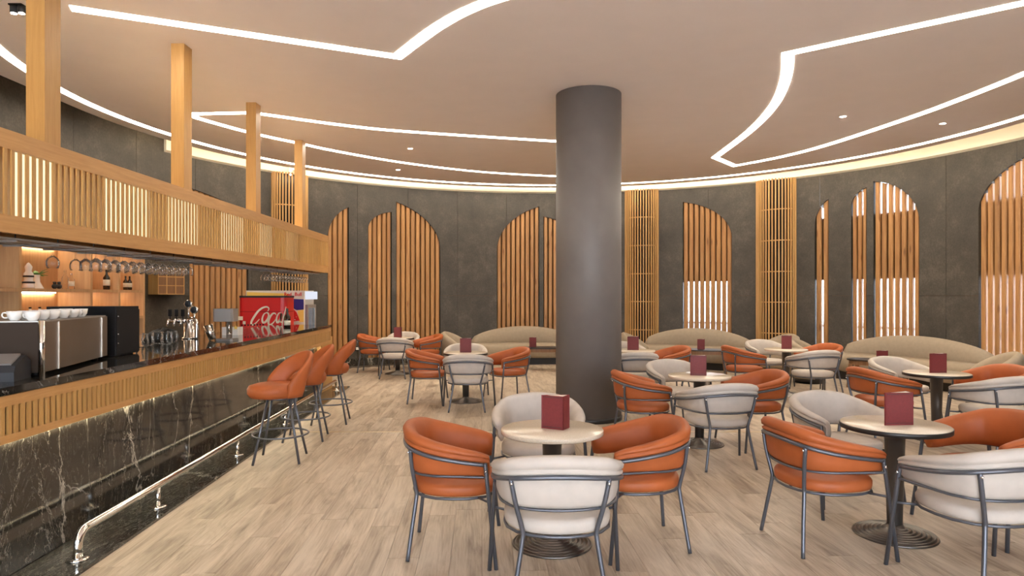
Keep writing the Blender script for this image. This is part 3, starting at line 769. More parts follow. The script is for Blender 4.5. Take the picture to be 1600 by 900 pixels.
# bar cloth and glass jugs
def lump(name, n, m, rx, ry, rz, amp, mat, loc, label, cat, seed):
    rnd = random.Random(seed); ph = [(rnd.uniform(1, 4), rnd.uniform(0, 6), rnd.uniform(1, 5)) for _ in range(5)]
    mb = MB(); rings = []
    for k in range(m + 1):
        a = pi / 2 * k / m
        ring = []
        for i in range(n):
            t = 2 * pi * i / n
            d = 1 + amp * sum(sin(p[0] * t * 1.0 // 1 + p[1] + p[2] * a) for p in ph) / 3
            ring.append((rx * cos(a) * cos(t) * d, ry * cos(a) * sin(t) * d, rz * sin(a) * d))
        rings.append(ring)
    mb.loft(rings); return tag(obj(name, mb, mat, None, loc), label, cat)
lump('bar_cloth', 18, 6, 0.16, 0.20, 0.13, 0.16, M_black, (-3.60, 6.86, ZW), 'crumpled black cloth beside the beer tap', 'cloth', 3)
jm = MB(); jm.lathe([(0.035, 0.0), (0.05, 0.01), (0.055, 0.06), (0.045, 0.10), (0.048, 0.12), (0.045, 0.12), (0.042, 0.10), (0.05, 0.06), (0.046, 0.014), (1e-6, 0.012)], 18)
jme = jm.mesh('glass_jug'); jme.materials.append(M_glass)
for q, (x, yy) in enumerate(((-3.36, 6.05), (-3.42, 6.25), (-3.33, 6.42), (-3.46, 6.50), (-3.38, 6.62))):
    tag(obj('glass_jug', jme, None, None, (x, yy, ZW)), 'small glass jug on the bar, %s of five counted from the black machine' % ORD[q], 'jug', 'glass jugs on the bar')
# beer tap
tp = empty('beer_tap', (-3.53, 7.28, ZW), 0, 'chrome beer tap tower with black paddles and two round badges', 'tap')
mb = MB(); mb.lathe([(0.075, 0.0), (0.075, 0.012), (0.055, 0.02), (0.055, 0.16), (0.045, 0.20), (0.02, 0.215), (1e-6, 0.217)], 24); obj('tower', mb, M_chrome, tp)
mb = MB(); mb.tube([(-0.02, 0, 0.19), (-0.22, -0.02, 0.20)], 0.022, 12); obj('manifold', mb, M_chrome, tp)
mb = MB(); mb.tube(spline([(0.0, -0.02, 0.21), (0.06, -0.03, 0.22), (0.10, -0.04, 0.17), (0.10, -0.05, 0.0)], 6), 0.018, 10); obj('arch_pipe', mb, M_chrome, tp)
for x in (-0.20, -0.13, -0.06):
    mb = MB(); mb.tube([(x, -0.02, 0.20), (x, -0.06, 0.20), (x, -0.08, 0.14)], 0.010, 8); obj('spout', mb, M_chrome, tp)
    mb = MB(); mb.cbox(x - 0.020, x + 0.020, -0.03, -0.012, 0.245, 0.32, 0.005); mb.tube([(x, -0.02, 0.21), (x, -0.02, 0.25)], 0.007, 8); obj('paddle', mb, M_black, tp)
for x, z in ((-0.012, 0.38), (0.052, 0.315)):
    mb = MB(); mb.tube([(x, 0, 0.2), (x, 0, z - 0.03)], 0.009, 8); mb.lathe([(0.040, 0.0), (0.042, 0.008), (0.042, 0.02), (0.036, 0.026)], 24)
    Mx = Matrix.Translation((x, 0.01, z)) @ Matrix.Rotation(pi / 2, 4, 'X'); nb = 16
    mb2 = MB(); mb2.lathe([(0.040, -0.01), (0.043, 0.0), (0.043, 0.014), (0.036, 0.020)], 24); mb2.xform(Mx); b = obj('badge', mb2, M_chrome, tp)
    mb3 = MB(); mb3.lathe([(0.034, 0.020), (0.033, 0.0215), (1e-6, 0.022)], 24); mb3.xform(Mx); obj('badge_face', mb3, M_dark, b)
    mb = MB(); mb.tube([(x, 0.01, 0.19), (x, 0.01, z - 0.03)], 0.009, 8); obj('badge_stem', mb, M_chrome, tp)
# drink mixer, tilted steel cup, napkin box, vials
dm = empty('drink_mixer', (-2.99, 6.98, ZW), 0, 'silver milkshake mixer standing on the bar in front of the slats', 'mixer')
mb = MB(); mb.cbox(-0.09, 0.09, -0.09, 0.10, 0.0, 0.02, 0.02); obj('base', mb, M_grey, dm)
mb = MB(); mb.cbox(-0.022, 0.022, 0.03, 0.09, 0.02, 0.22, 0.008); obj('stand', mb, M_steel, dm)
mb = MB(); mb.cbox(-0.12, 0.09, -0.08, 0.09, 0.20, 0.335, 0.02); obj('head', mb, M_grey, dm)
mb = MB(); mb.tube([(0.04, -0.04, 0.20), (0.04, -0.04, 0.07)], 0.008, 8); mb.lathe([(0.02, 0.065), (0.024, 0.07), (0.02, 0.075)], 12, (0.04, -0.04, 0)); obj('spindle', mb, M_chrome, dm)
mb = MB(); mb.lathe([(0.034, 0.0), (0.050, 0.16), (0.047, 0.16), (0.032, 0.005), (1e-6, 0.004)], 20)
mb.xform(Matrix.Rotation(rad(-18), 4, 'Y') @ Matrix.Translation((0.034, 0, 0)))
tag(obj('mixing_cup', mb, M_chrome, None, (-3.15, 6.93, ZW + 0.0)), 'tilted steel mixing cup leaning beside the drink mixer', 'cup')
nb = empty('napkin_box', (-3.36, 8.0, ZW), 0, 'white box with a small yellow star between mixer and red cooler', 'box')
mb = MB(); mb.cbox(-0.10, 0.10, -0.07, 0.07, 0.0, 0.095, 0.008); obj('body', mb, M_white, nb)
mb = MB(); st = []
for k in range(10): r_ = 0.032 if k % 2 == 0 else 0.013; st.append((r_ * sin(pi * k / 5), r_ * cos(pi * k / 5)))
mb.prism(st, 0, 0.006); mb.xform(Matrix.Translation((0.07, -0.071, 0.09)) @ Matrix.Rotation(pi / 2, 4, 'X')); obj('star', mb, M_yellow, nb)
vm = MB(); vm.lathe([(0.013, 0.0), (0.014, 0.003), (0.014, 0.055), (0.008, 0.065), (0.008, 0.072)], 10); vme = vm.mesh('small_bottle'); vme.materials.append(M_glass)
vc = MB(); vc.lathe([(0.010, 0.070), (0.010, 0.090), (1e-6, 0.091)], 10); vce = vc.mesh('cap'); vce.materials.append(M_black)
for k in range(8):
    v = tag(obj('small_bottle', vme, None, None, (-3.57 + 0.030 * k, 8.80 + 0.027 * k, ZW)), 'tiny clear bottle with black cap, %s from the left before the red cooler' % ORD[k], 'bottle', 'row of tiny bottles on the bar'); obj('cap', vce, None, v)
db = tag(obj('squat_bottle', MB(), None), 'dark bottle on the bar at the right end of the red cooler', 'bottle')
mb = MB(); mb.lathe([(0.042, 0.0), (0.047, 0.005), (0.047, 0.15), (0.020, 0.20), (0.017, 0.26), (0.017, 0.28), (1e-6, 0.281)], 18); me = mb.mesh('squat_bottle'); me.materials.append(M_bottle); db.data = me; db.location = (-3.36, 9.95, ZW)
mb = MB(); mb.lathe([(0.0485, 0.03), (0.0485, 0.10)], 18); obj('paper_label', mb, M_labelw, db)
# end cabinet, red cooler and fridge
mb = MB(); mb.cbox(-4.75, -3.10, 10.84, 11.50, 0.0, 0.90, 0.01)
tag(obj('end_cabinet', mb, M_bar), 'low wooden cabinet behind the end of the bar', 'cabinet')
def rbox(mb, x0, x1, y0, y1, z0, z1, r, n=5):
    pts = []
    for cx_, cy_, a0 in ((x1 - r, y0 + r, -90), (x1 - r, y1 - r, 0), (x0 + r, y1 - r, 90), (x0 + r, y0 + r, 180)):
        for k in range(n + 1): a = rad(a0 + 90 * k / n); pts.append((cx_ + r * cos(a), cy_ + r * sin(a)))
    mb.prism(pts, z0, z1)
CXW, CYF, CZ = -4.49, 10.90, 0.90
co = empty('red_cooler', (CXW, CYF, CZ), 0, 'red drinks cooler with white script lettering and dark lid', 'cooler')
mb = MB(); rbox(mb, 0, 0.79, 0, 0.46, 0.0, 0.435, 0.09); obj('body', mb, M_red, co)
mb = MB(); rbox(mb, 0, 0.79, 0, 0.46, 0.441, 0.668, 0.09); obj('lid', mb, M_red, co)
mb = MB(); rbox(mb, -0.006, 0.796, -0.006, 0.466, 0.668, 0.698, 0.094); obj('lid_trim', mb, M_dark, co)
mb = MB(); rbox(mb, 0.004, 0.786, 0.004, 0.456, 0.43, 0.445, 0.09); obj('lid_joint', mb, M_black, co)
def ribbon(mb, pts, w, y=-0.004):
    P = spline([(p[0], p[1], 0) for p in pts], 6); n = len(P)
    W_ = [w[0] + (w[1] - w[0]) * sin(pi * k / (n - 1)) for k in range(n)]
    rings = []
    for k in range(n):
        t = (P[min(k + 1, n - 1)] - P[max(k - 1, 0)]).normalized(); nn = Vector((-t.y, t.x, 0))
        a, b = P[k] + nn * W_[k], P[k] - nn * W_[k]
        rings.append([(a.x, y, a.y), (b.x, y, b.y), (b.x, y + 0.003, b.y), (a.x, y + 0.003, a.y)])
    mb.loft(rings, smooth=False)
def Z4(x, y): return ((x - 65) * 0.001265, 0.70 - (y - 262) * 0.001265)   # pen strokes of the script in cooler units
letters = [
    [(452, 462), (468, 430), (440, 407), (385, 420), (330, 462), (280, 530), (246, 590), (240, 628), (262, 640), (305, 610), (345, 565)],
    [(440, 482), (405, 500), (382, 560), (390, 606), (420, 604), (455, 560), (466, 510), (448, 482), (425, 486)],
    [(560, 512), (545, 490), (510, 500), (472, 560), (462, 615), (480, 640), (520, 615), (560, 565)],
    [(625, 486), (595, 492), (568, 550), (572, 605), (596, 598), (622, 540), (632, 490), (618, 560), (622, 606), (645, 590)]]
mb = MB()
for L in letters: ribbon(mb, [Z4(*p) for p in L], (0.005, 0.017))
ribbon(mb, [Z4(*p) for p in [(690, 405), (676, 470), (650, 560), (640, 640)]], (0.004, 0.010))
obj('script_lettering', mb, M_labelw, co)
for x, y, w, h in ((70, 530, 60, 50), (130, 592, 36, 40)):
    mb = MB(); a = Z4(x, y); b = Z4(x + w, y + h); mb.box(max(a[0], 0.005), b[0], -0.003, 0.0, b[1], a[1]); obj('sticker', mb, M_labelw, co)
fr = empty('drinks_fridge', (-3.66, 11.75, 0), 0, 'printed drinks fridge with a lit glass door behind the red cooler', 'fridge')
mb = MB(); mb.cbox(-1.04, 0.0, 0.0, 0.55, 0.03, 1.69, 0.012); obj('body', mb, M_silverv, fr)
mb = MB(); mb.box(-0.95, -0.05, 0.03, 0.52, 0.0, 0.03); obj('plinth', mb, M_black, fr)
mb = MB(); mb.box(0.0, 0.07, 0.02, 0.53, 1.535, 1.675); obj('lit_header', mb, glow('lit_sign_white', (0.85, 0.88, 1.0), 0.40), fr)
mb = MB()
for (a, b, c, d) in ((0.02, 0.53, 0.10, 0.16), (0.02, 0.53, 1.38, 1.44), (0.02, 0.08, 0.16, 1.38), (0.47, 0.53, 0.16, 1.38)): mb.box(0.0, 0.045, a, b, c, d)
dr = obj('door', mb, M_grey, fr)
mb = MB(); mb.box(0.025, 0.031, 0.08, 0.47, 0.16, 1.38); obj('door_glass', mb, M_pane, dr)
mb = MB(); mb.box(0.0, 0.008, 0.08, 0.47, 0.16, 1.38); obj('lit_interior', mb, glow('fridge_light', (0.70, 0.85, 1.0), 0.33), fr)
def Zf(x, y): return ((x - 950) * 0.00139, 1.63 - (y - 240) * 0.00139)
def flat(mb, pts, y0, y1):
    n = len(pts); mb.add([(p[0], y0, p[1]) for p in pts] + [(p[0], y1, p[1]) for p in pts],
        [tuple(range(n)), tuple(reversed(range(n, 2 * n)))] + [(i, n + i, n + (i + 1) % n, (i + 1) % n) for i in range(n)])
mb = MB(); flat(mb, [Zf(*p) for p in ((215, 215), (745, 235), (720, 420), (700, 600), (215, 600))], -0.0015, 0.0); obj('yellow_print', mb, M_yellow, fr)
mb = MB(); flat(mb, [Zf(*p) for p in ((812, 302), (938, 308), (938, 438), (850, 446), (768, 402))], -0.002, 0.0); obj('blue_print', mb, M_blue, fr)
mb = MB(); flat(mb, [Zf(*p) for p in ((860, 452), (938, 438), (938, 596), (880, 598))], -0.002, 0.0); obj('yellow_print', mb, M_yellow, fr)
mb = MB(); flat(mb, [Zf(*p) for p in ((722, 440), (752, 414), (800, 428), (845, 470), (872, 530), (888, 578), (800, 590), (745, 592), (722, 520))], -0.0035, 0.0); obj('red_print', mb, M_red, fr)
rnd = random.Random(5)
mb = MB()
for k in range(14):
    x, y = rnd.uniform(745, 850), rnd.uniform(450, 575)
    if x - 745 < (y - 420) * 0.9:
        c = Zf(x, y); s_ = 0.008; flat(mb, [(c[0] - s_, c[1]), (c[0], c[1] - s_), (c[0] + s_, c[1]), (c[0], c[1] + s_)], -0.0045, -0.003)
obj('pale_specks', mb, M_labelw, fr)
def text(body, size, mat, parent, loc, rot, name, bold=0.0):
    cu = bpy.data.curves.new(name, 'FONT'); cu.body = body; cu.size = size; cu.extrude = 0.001; cu.offset = bold; cu.align_x = 'RIGHT'
    o = bpy.data.objects.new(name, cu); COL.objects.link(o)
    bpy.context.view_layer.update()
    me = bpy.data.meshes.new_from_object(o.evaluated_get(bpy.context.evaluated_depsgraph_get()))
    bpy.data.objects.remove(o); me.name = name; me.materials.clear(); me.materials.append(mat)
    t = bpy.data.objects.new(name, me); COL.objects.link(t); t.parent = parent; t.location = loc; t.rotation_euler = rot; return t
text('Red', 0.085, M_red, fr, (-0.228, -0.0025, 1.597), (pi / 2, 0, 0), 'red_lettering', 0.002)
text('Bull', 0.085, M_red, fr, (-0.05, -0.0025, 1.597), (pi / 2, 0, 0), 'red_lettering', 0.002)

# ------------------------------------------------------------------ shelf unit behind the bar
sh = empty('shelf_unit', (-5.4, 0, 0), 0, 'open oak shelf unit with lit bays behind the bar', 'shelf')
XB = -0.44
for yy in (5.0, 6.10, 7.31, 8.55, 9.16, 9.77):
    mb = MB(); mb.box(XB, 0.0, yy - 0.022, yy + 0.022, 0.0, 2.25); obj('upright', mb, M_shelfwood, sh)
bays = [(5.0, 6.10), (6.10, 7.31), (7.31, 8.55), (8.55, 9.16), (9.16, 9.77)]
for a, b_ in bays:
    mb = MB(); mb.box(XB, XB + 0.02, a + 0.022, b_ - 0.022, 0.0, 2.25); obj('back_board', mb, M_shelfwood, sh)
    for z in (0.86, 1.27, 1.645):
        mb = MB(); mb.box(XB + 0.02, -0.004, a + 0.022, b_ - 0.022, z, z + 0.036); obj('shelf', mb, M_shelfwood, sh)
    mb = MB(); mb.box(XB + 0.02, -0.004, a + 0.022, b_ - 0.022, 2.20, 2.245); obj('top_board', mb, M_shelfwood, sh)
    if a > 7:
        mb = MB(); mb.box(XB + 0.03, XB + 0.05, a + 0.10, b_ - 0.10, 2.185, 2.198); obj('light_tape', mb, M_shelfled, sh)
        mb = MB(); mb.box(XB + 0.03, XB + 0.05, a + 0.10, b_ - 0.10, 1.632, 1.644); obj('light_tape', mb, M_shelfled, sh)
    mb = MB(); mb.box(-0.02, 0.0, a + 0.03, b_ - 0.03, 0.06, 0.85); dd = obj('door', mb, M_bar, sh)
ZS, ZL = 1.682, 1.307
vz = empty('white_vase', (-5.62, 7.87, ZS), 0, 'white flared vase holding a small green plant on the shelf', 'vase')
mb = MB(); mb.lathe([(0.075, 0), (0.07, 0.01), (0.035, 0.08), (0.032, 0.14), (0.04, 0.165), (0.035, 0.165), (0.028, 0.14), (1e-6, 0.13)], 20); obj('body', mb, M_white, vz)
rnd = random.Random(11)
for k in range(11):
    a = rnd.uniform(0, 6.28); l_ = rnd.uniform(0.07, 0.15); e = rnd.uniform(0.1, 0.9)
    t = Vector((cos(a) * cos(e), sin(a) * cos(e) + 0.4, sin(e))).normalized(); s_ = t.cross(Vector((0, 0, 1))).normalized(); b0 = Vector((0, 0, 0.16))
    mb = MB(); P = [b0, b0 + t * l_ * 0.45 + s_ * 0.028, b0 + t * l_ + Vector((0, 0, -0.02)), b0 + t * l_ * 0.45 - s_ * 0.028]
    P2 = [p + Vector((0, 0, 0.003)) for p in P]
    mb.add(P + P2, [(0, 1, 2, 3), (7, 6, 5, 4), (0, 4, 5, 1), (1, 5, 6, 2), (2, 6, 7, 3), (3, 7, 4, 0)]); obj('leaf', mb, M_leaf, vz)
lt = empty('white_lantern', (-5.55, 7.64, ZS), 0, 'tall white ornament at the left end of the lit shelf', 'ornament')
mb = MB(); mb.lathe([(0.06, 0), (0.065, 0.02), (0.045, 0.10), (0.05, 0.17), (0.03, 0.20), (0.04, 0.25), (0.015, 0.29), (1e-6, 0.30)], 16); obj('body', mb, M_white, lt)
for z, r_ in ((0.06, 0.06), (0.13, 0.052)):
    mb = MB(); mb.lathe([(r_, z), (r_ + 0.004, z + 0.01), (r_, z + 0.02)], 16); obj('band', mb, M_dark, lt)
for yy, lab in ((8.15, 'left'), (8.23, 'right')):
    mb = MB(); mb.ball((0, 0, 0.03), 0.032, 12, 8); mb.lathe([(0.016, 0.055), (0.02, 0.085), (0.012, 0.088)], 12)
    tag(obj('dark_pot', mb, M_dark, None, (-5.6, yy, ZS + 0.002)), 'small dark pot on the shelf, %s one of two' % ('first' if lab == 'left' else 'second'), 'pot', 'small dark pots on the shelf')
def bottle(name, loc, h, r, mat, label, group=None, cap=M_black, lab=M_labelw):
    mb = MB(); mb.lathe([(r * 0.9, 0), (r, 0.006), (r, h * 0.60), (r * 0.38, h * 0.76), (r * 0.34, h * 0.93), (1e-6, h * 0.932)], 16)
    o = tag(obj(name, mb, mat, None, loc), label, 'bottle', group)
    mb = MB(); mb.lathe([(r * 0.38, h * 0.90), (r * 0.38, h), (1e-6, h + 0.001)], 12); obj('cap', mb, cap, o)
    if lab: mb = MB(); mb.lathe([(r * 1.02, h * 0.2), (r * 1.02, h * 0.5)], 16); obj('paper_label', mb, lab, o)
    return o
bottle('glass_bottle', (-5.6, 8.34, ZS), 0.24, 0.036, M_glass, 'clear glass bottle on the lit shelf, the one without paper', None, M_glass, None)
bottle('glass_bottle', (-5.6, 8.46, ZS), 0.20, 0.036, M_glass, 'clear glass bottle with pale paper label on the lit shelf', None, M_bolt)
bottle('dark_bottle', (-5.50, 9.03, ZS), 0.27, 0.042, M_bottle, 'tall dark wine bottle on the narrow shelf bay')
for yy, k in ((9.56, 'first'), (9.66, 'second')):
    bottle('small_bottle', (-5.55, yy, ZS), 0.20, 0.032, M_bottle, 'small black and white bottle in the last shelf bay, %s of two' % k, 'black and white bottles', M_black)
for k in range(7):
    bottle('syrup_bottle', (-5.52 - 0.05 * (k % 2), 7.62 + 0.078 * k, ZL), 0.16, 0.032, M_labelw, 'pale little bottle with black cap on the lower shelf, %s from the left' % ORD[k], 'pale bottles on the lower shelf', M_black, None)
# cube shelf on the wall
cs = empty('cube_shelf', pol(158.6, R - 0.12, 1.62), rad(158.6 + 90), 'small wooden cube shelf of six boxes hung on the grey wall', 'shelf')
for x in (-0.27, -0.093, 0.087, 0.258):
    mb = MB(); mb.box(x, x + 0.014, -0.105, 0.12, 0, 0.46); obj('upright', mb, M_lattice, cs)
for z in (0.0, 0.145, 0.295, 0.446):
    mb = MB(); mb.box(-0.256, 0.258, -0.103, 0.118, z, z + 0.014); obj('shelf', mb, M_lattice, cs)
mb = MB(); mb.box(-0.256, 0.258, 0.10, 0.115, 0.01, 0.45); obj('back_board', mb, M_brown, cs)
for k, (x, mat, nm, lab) in enumerate(((0.0, M_blue, 'blue_tin', 'small dark blue tin in the cube shelf'), (-0.19, M_labelw, 'pale_jar', 'small pale jar in the cube shelf'))):
    a = rad(158.6 + 90); c = pol(158.6, R - 0.16, 1.6345)
    mb = MB(); mb.lathe([(0.032, 0), (0.035, 0.004), (0.035, 0.09), (0.028, 0.10)], 14); o = tag(obj(nm, mb, mat, None, (c[0] + x * cos(a), c[1] + x * sin(a), c[2])), lab, 'tin')
    mb = MB(); mb.lathe([(0.030, 0.10), (0.030, 0.115), (1e-6, 0.116)], 14); obj('lid', mb, M_bolt, o)
# wall socket
o = empty('wall_socket', pol(125.7, R - 0.004, 0.42), rad(125.7 - 90), 'white power socket on a black plate low on the stone wall', 'socket')
mb = MB(); mb.box(-0.075, 0.075, -0.008, 0.0, -0.05, 0.05); obj('plate', mb, M_black, o)
mb = MB(); mb.box(-0.03, 0.04, -0.013, -0.008, -0.03, 0.03); obj('outlet', mb, M_white, o)

# ------------------------------------------------------------------ seating
def rail_pts(scale=1.0, dz=0.0, din=0.0):
    half = [(0.335, 0.20, 0.600), (0.347, 0.04, 0.622), (0.325, -0.13, 0.650), (0.235, -0.265, 0.682), (0.0, -0.318, 0.700)]
    pts = half + [(-x, y, z) for x, y, z in reversed(half[:-1])]
    return spline(pts, 5)
def normal_at(P, k):
    t = (P[min(k + 1, len(P) - 1)] - P[max(k - 1, 0)]); t.z = 0; t.normalize(); n = Vector((t.y, -t.x, 0))
    if n.dot(Vector((P[k].x, P[k].y + 0.05, 0))) < 0: n = -n
    return n
def tub_chair(cushion, label, seam):
    root = empty('tub_chair', (0, 0, 0), 0, label, 'chair', 'tub chairs at the round tables')
    P = rail_pts(); n = len(P)
    # back cushion
    mb = MB(); rings = []
    ks = list(range(n))
    for k in ks:
        q = P[k]; nn = normal_at(P, k); u = k / (n - 1); b = sin(pi * u)          # b: 0 at the arms, 1 at the back
        top = 0.066 + 0.040 * b; bot = 0.500 + 0.024 * b; rz_ = q.z
        ed = min(1.0, 0.86 + 3.0 * min(u, 1 - u))                                  # rounded arm ends
        prof = [(-0.050, bot), (-0.028, bot + 0.03), (-0.018, rz_ - 0.06), (-0.016, rz_ - 0.004), (-0.006, rz_ + 0.012), (0.006, rz_ + 0.020), (0.008, rz_ + 0.030), (-0.004, rz_ + 0.037), (-0.004, rz_ + 0.040), (0.010, rz_ + 0.048), (0.014, rz_ + top * 0.72),
                (-0.002, rz_ + top * 0.93), (-0.030, rz_ + top), (-0.060, rz_ + top * 0.78), (-0.078, rz_ + top * 0.2), (-0.084, rz_ - 0.06), (-0.082, bot + 0.04), (-0.070, bot + 0.004)]
        zc = (rz_ + bot) / 2 + 0.03
        rings.append([(q.x + nn.x * (-0.04 + (a + 0.04) * ed), q.y + nn.y * (-0.04 + (a + 0.04) * ed), zc + (z - zc) * (0.6 + 0.4 * ed)) for a, z in prof])
    def blend(r, f, d):
        c = sum((Vector(p) for p in r), Vector()) / len(r); return [tuple(c + (Vector(p) - c) * f + d) for p in r]
    d0 = (Vector(P[0]) - Vector(P[1])).normalized() * 0.03; d1 = (Vector(P[-1]) - Vector(P[-2])).normalized() * 0.03
    rings = [blend(rings[0], 0.55, d0), blend(rings[0], 0.90, d0 * 0.8)] + rings + [blend(rings[-1], 0.90, d1 * 0.8), blend(rings[-1], 0.55, d1)]
    mb.loft(rings); obj('backrest', mb, cushion, root)
    # seat cushion: rounded D
    out = []
    for i in range(36):
        a = 2 * pi * i / 36; c_, s_ = cos(a), sin(a)
        ex = 3.0 if s_ > 0 else 2.2
        rr = (abs(c_ / 0.285) ** ex + abs(s_ / 0.265) ** ex) ** (-1 / ex)
        out.append((rr * c_, rr * s_))
    mb = MB(); rings = []
    for f, z in ((0.93, 0.392), (0.985, 0.400), (1.0, 0.418), (1.0, 0.442), (0.97, 0.458), (0.90, 0.466), (0.6, 0.474), (0.2, 0.477)):
        rings.append([(x * f, y * f, z) for x, y in out])
    mb.loft(rings); obj('seat', mb, cushion, root)
    # grey tube frame
    mb = MB(); mb.tube(P, 0.0125, 8); obj('back_rail', mb, M_frame, root)
    mid = spline([(0.343, 0.214, 0.530), (0.318, 0.02, 0.528), (0.290, -0.13, 0.526), (0.190, -0.240, 0.524), (0.0, -0.275, 0.522),
                  (-0.190, -0.240, 0.524), (-0.290, -0.13, 0.526), (-0.318, 0.02, 0.528), (-0.343, 0.214, 0.530)], 4)
    mb = MB(); mb.tube(mid, 0.008, 6); obj('mid_rail', mb, M_frame, root)
    mb = MB(); mb.tube([(x * 0.99, y * 0.99, 0.384) for x, y in out[::2]], 0.009, 6, loop=True)
    for s_ in (1, -1): mb.tube([(s_ * 0.26, 0.16, 0.384), (s_ * 0.352, 0.231, 0.384)], 0.008, 6)
    obj('seat_ring', mb, M_frame, root)
    for s_ in (1, -1):
        mb = MB(); mb.tube([(s_ * 0.335, 0.20, 0.612), (s_ * 0.336, 0.202, 0.60), (s_ * 0.374, 0.268, 0.0)], 0.0125, 8); lg = obj('leg', mb, M_frame, root)
        mb = MB(); mb.ball((s_ * 0.350, 0.205, 0.565), 0.008, 8, 5); obj('bolt', mb, M_bolt, lg)
        mb = MB(); mb.tube(spline([(s_ * 0.250, -0.254, 0.678), (s_ * 0.225, -0.246, 0.55), (s_ * 0.190, -0.226, 0.41), (s_ * 0.190, -0.226, 0.36), (s_ * 0.215, -0.246, 0.20), (s_ * 0.250, -0.270, 0.0)], 4), 0.0125, 8); lg = obj('leg', mb, M_frame, root)
        mb = MB(); mb.ball((s_ * 0.246, -0.266, 0.655), 0.008, 8, 5); obj('bolt', mb, M_bolt, lg)
    return root
OR = tub_chair(M_leather, 'orange tub chair', True); OR.name = 'tub_chair'
WH = tub_chair(M_fabric, 'beige tub chair', True)
def FL(x, y): k = 1 / (1 - 0.003 * y); return (x * k, y * k, 0.0)
USED2 = set()
def chair(proto, x, y, deg, label):
    o = proto if proto.name not in USED2 else copy_tree(proto)
    USED2.add(proto.name)
    o.location = FL(x, y); o.rotation_euler = (0, 0, rad(deg - 90)); o['label'] = label
    return o
def table(x, y, light, label):
    p = FL(x, y)
    o = empty('round_table', p, 0, label, 'table', 'round pedestal tables')
    mb = MB(); mb.lathe([(0.322, 0.712), (0.330, 0.716), (0.330, 0.738), (0.327, 0.742), (1e-6, 0.7425)], 56); obj('tabletop', mb, M_tabletop, o)
    if not light:
        mb = MB(); mb.lathe([(0.325, 0.706), (0.334, 0.709), (0.3345, 0.736), (0.331, 0.7385)], 56); obj('edge_band', mb, M_rimdark, o)
    mb = MB(); mb.lathe([(0.046, 0.05), (0.056, 0.40), (0.064, 0.70), (0.11, 0.705), (0.11, 0.712)], 24); obj('pole', mb, M_pole, o)
    prof = [(0.255, 0.0), (0.258, 0.006), (0.252, 0.013)]
    for k in range(7):
        r0 = 0.252 - 0.027 * k; z0 = 0.013 + 0.0055 * k
        prof += [(r0 - 0.005, z0 - 0.001), (r0 - 0.009, z0 - 0.005), (r0 - 0.013, z0 - 0.003), (r0 - 0.017, z0 + 0.006), (r0 - 0.022, z0 + 0.009), (r0 - 0.027, z0 + 0.0055)]
    prof += [(0.055, 0.056), (0.05, 0.075), (1e-6, 0.075)]
    mb = MB(); mb.lathe(prof, 56); obj('base', mb, M_base, o)
    return p
def menu(x, y, z, deg, label, w=0.15, h=0.215, d=0.085):
    o = empty('menu_stand', (x, y, z), rad(deg), label, 'menu', 'burgundy menus on the tables')
    A_, B_, C_ = Vector((-w / 2, 0, 0)), Vector((w / 2, 0, 0)), Vector((w / 2, d, 0))
    def panel(P, Q, name):
        u = (Q - P); nn = Vector((-u.y, u.x, 0)).normalized() * 0.004
        mb = MB(); mb.obox(P, u, nn, Vector((0, 0, h))); b = obj(name, mb, M_menu, o)
        if name == 'front_cover':
            mb = MB(); e = 0.012; un = u.normalized(); z0 = Vector((0, 0, 1))
            for (p, a, l_) in ((P + un * e + z0 * e, un, u.length - 2 * e), (P + un * e + z0 * (h - e), un, u.length - 2 * e)):
                mb.obox(p - nn * 0.25, a * l_, -nn * 0.1, z0 * 0.003)
            obj('stitch_line', mb, M_rimdark, b)
    panel(A_, B_, 'front_cover'); panel(B_, C_, 'spine_panel'); panel(C_, A_, 'back_cover')
    mb = MB(); mb.prism([(A_.x + 0.02, 0.008), (B_.x - 0.008, 0.008), (C_.x - 0.006, d - 0.01)], 0.006, h - 0.002); obj('pages', mb, M_paper, o)
    return o
ZT = 0.7425
T = {}
T['A'] = table(0.255, 4.24, True, 'round pale table with light edge, nearest in the middle of the room')
T['B'] = table(2.53, 4.40, False, 'round table with black edge nearest on the right side')
T['C'] = table(1.98, 7.03, True, 'round table with light edge in the second row, just right of the column')
T['D'] = table(-0.68, 9.78, False, 'round table left of the column, between two orange chairs')
T['E'] = table(-2.25, 13.1, False, 'farthest round table by the tall slatted half arch')
T['F'] = table(4.63, 7.26, False, 'round table with black edge in the second row on the right')
T['G'] = table(4.28, 10.40, True, 'round table in the third row before the second lattice column cover')
T['H'] = table(1.87, 10.20, True, 'round table half hidden behind the round column')
menu(T['A'][0] + 0.0, T['A'][1] - 0.02, ZT, -28, 'burgundy menu standing on the nearest middle table, spine to the camera', 0.155, 0.215, 0.10)
menu(T['B'][0] + 0.0, T['B'][1] - 0.05, ZT, 4, 'burgundy menu standing flat-on on the nearest right table', 0.20, 0.215, 0.08)
menu(T['C'][0] - 0.02, T['C'][1] - 0.03, ZT, -8, 'burgundy menu on the second-row table right of the column', 0.17, 0.215)
menu(T['D'][0] + 0.0, T['D'][1] - 0.03, ZT, 3, 'burgundy menu on the table left of the column', 0.17, 0.215)
menu(T['E'][0] + 0.0, T['E'][1] - 0.03, ZT, 0, 'burgundy menu on the farthest table by the slatted arch', 0.15, 0.215)
menu(T['F'][0] + 0.0, T['F'][1] - 0.03, ZT, 4, 'burgundy menu on the second-row table on the right', 0.20, 0.215)
menu(T['G'][0] + 0.0, T['G'][1] - 0.03, ZT, -5, 'burgundy menu on the third-row table before the lattice cover', 0.16, 0.215)
menu(T['H'][0] - 0.02, T['H'][1] - 0.03, ZT, 2, 'burgundy menu on the table half hidden by the column', 0.18, 0.215)
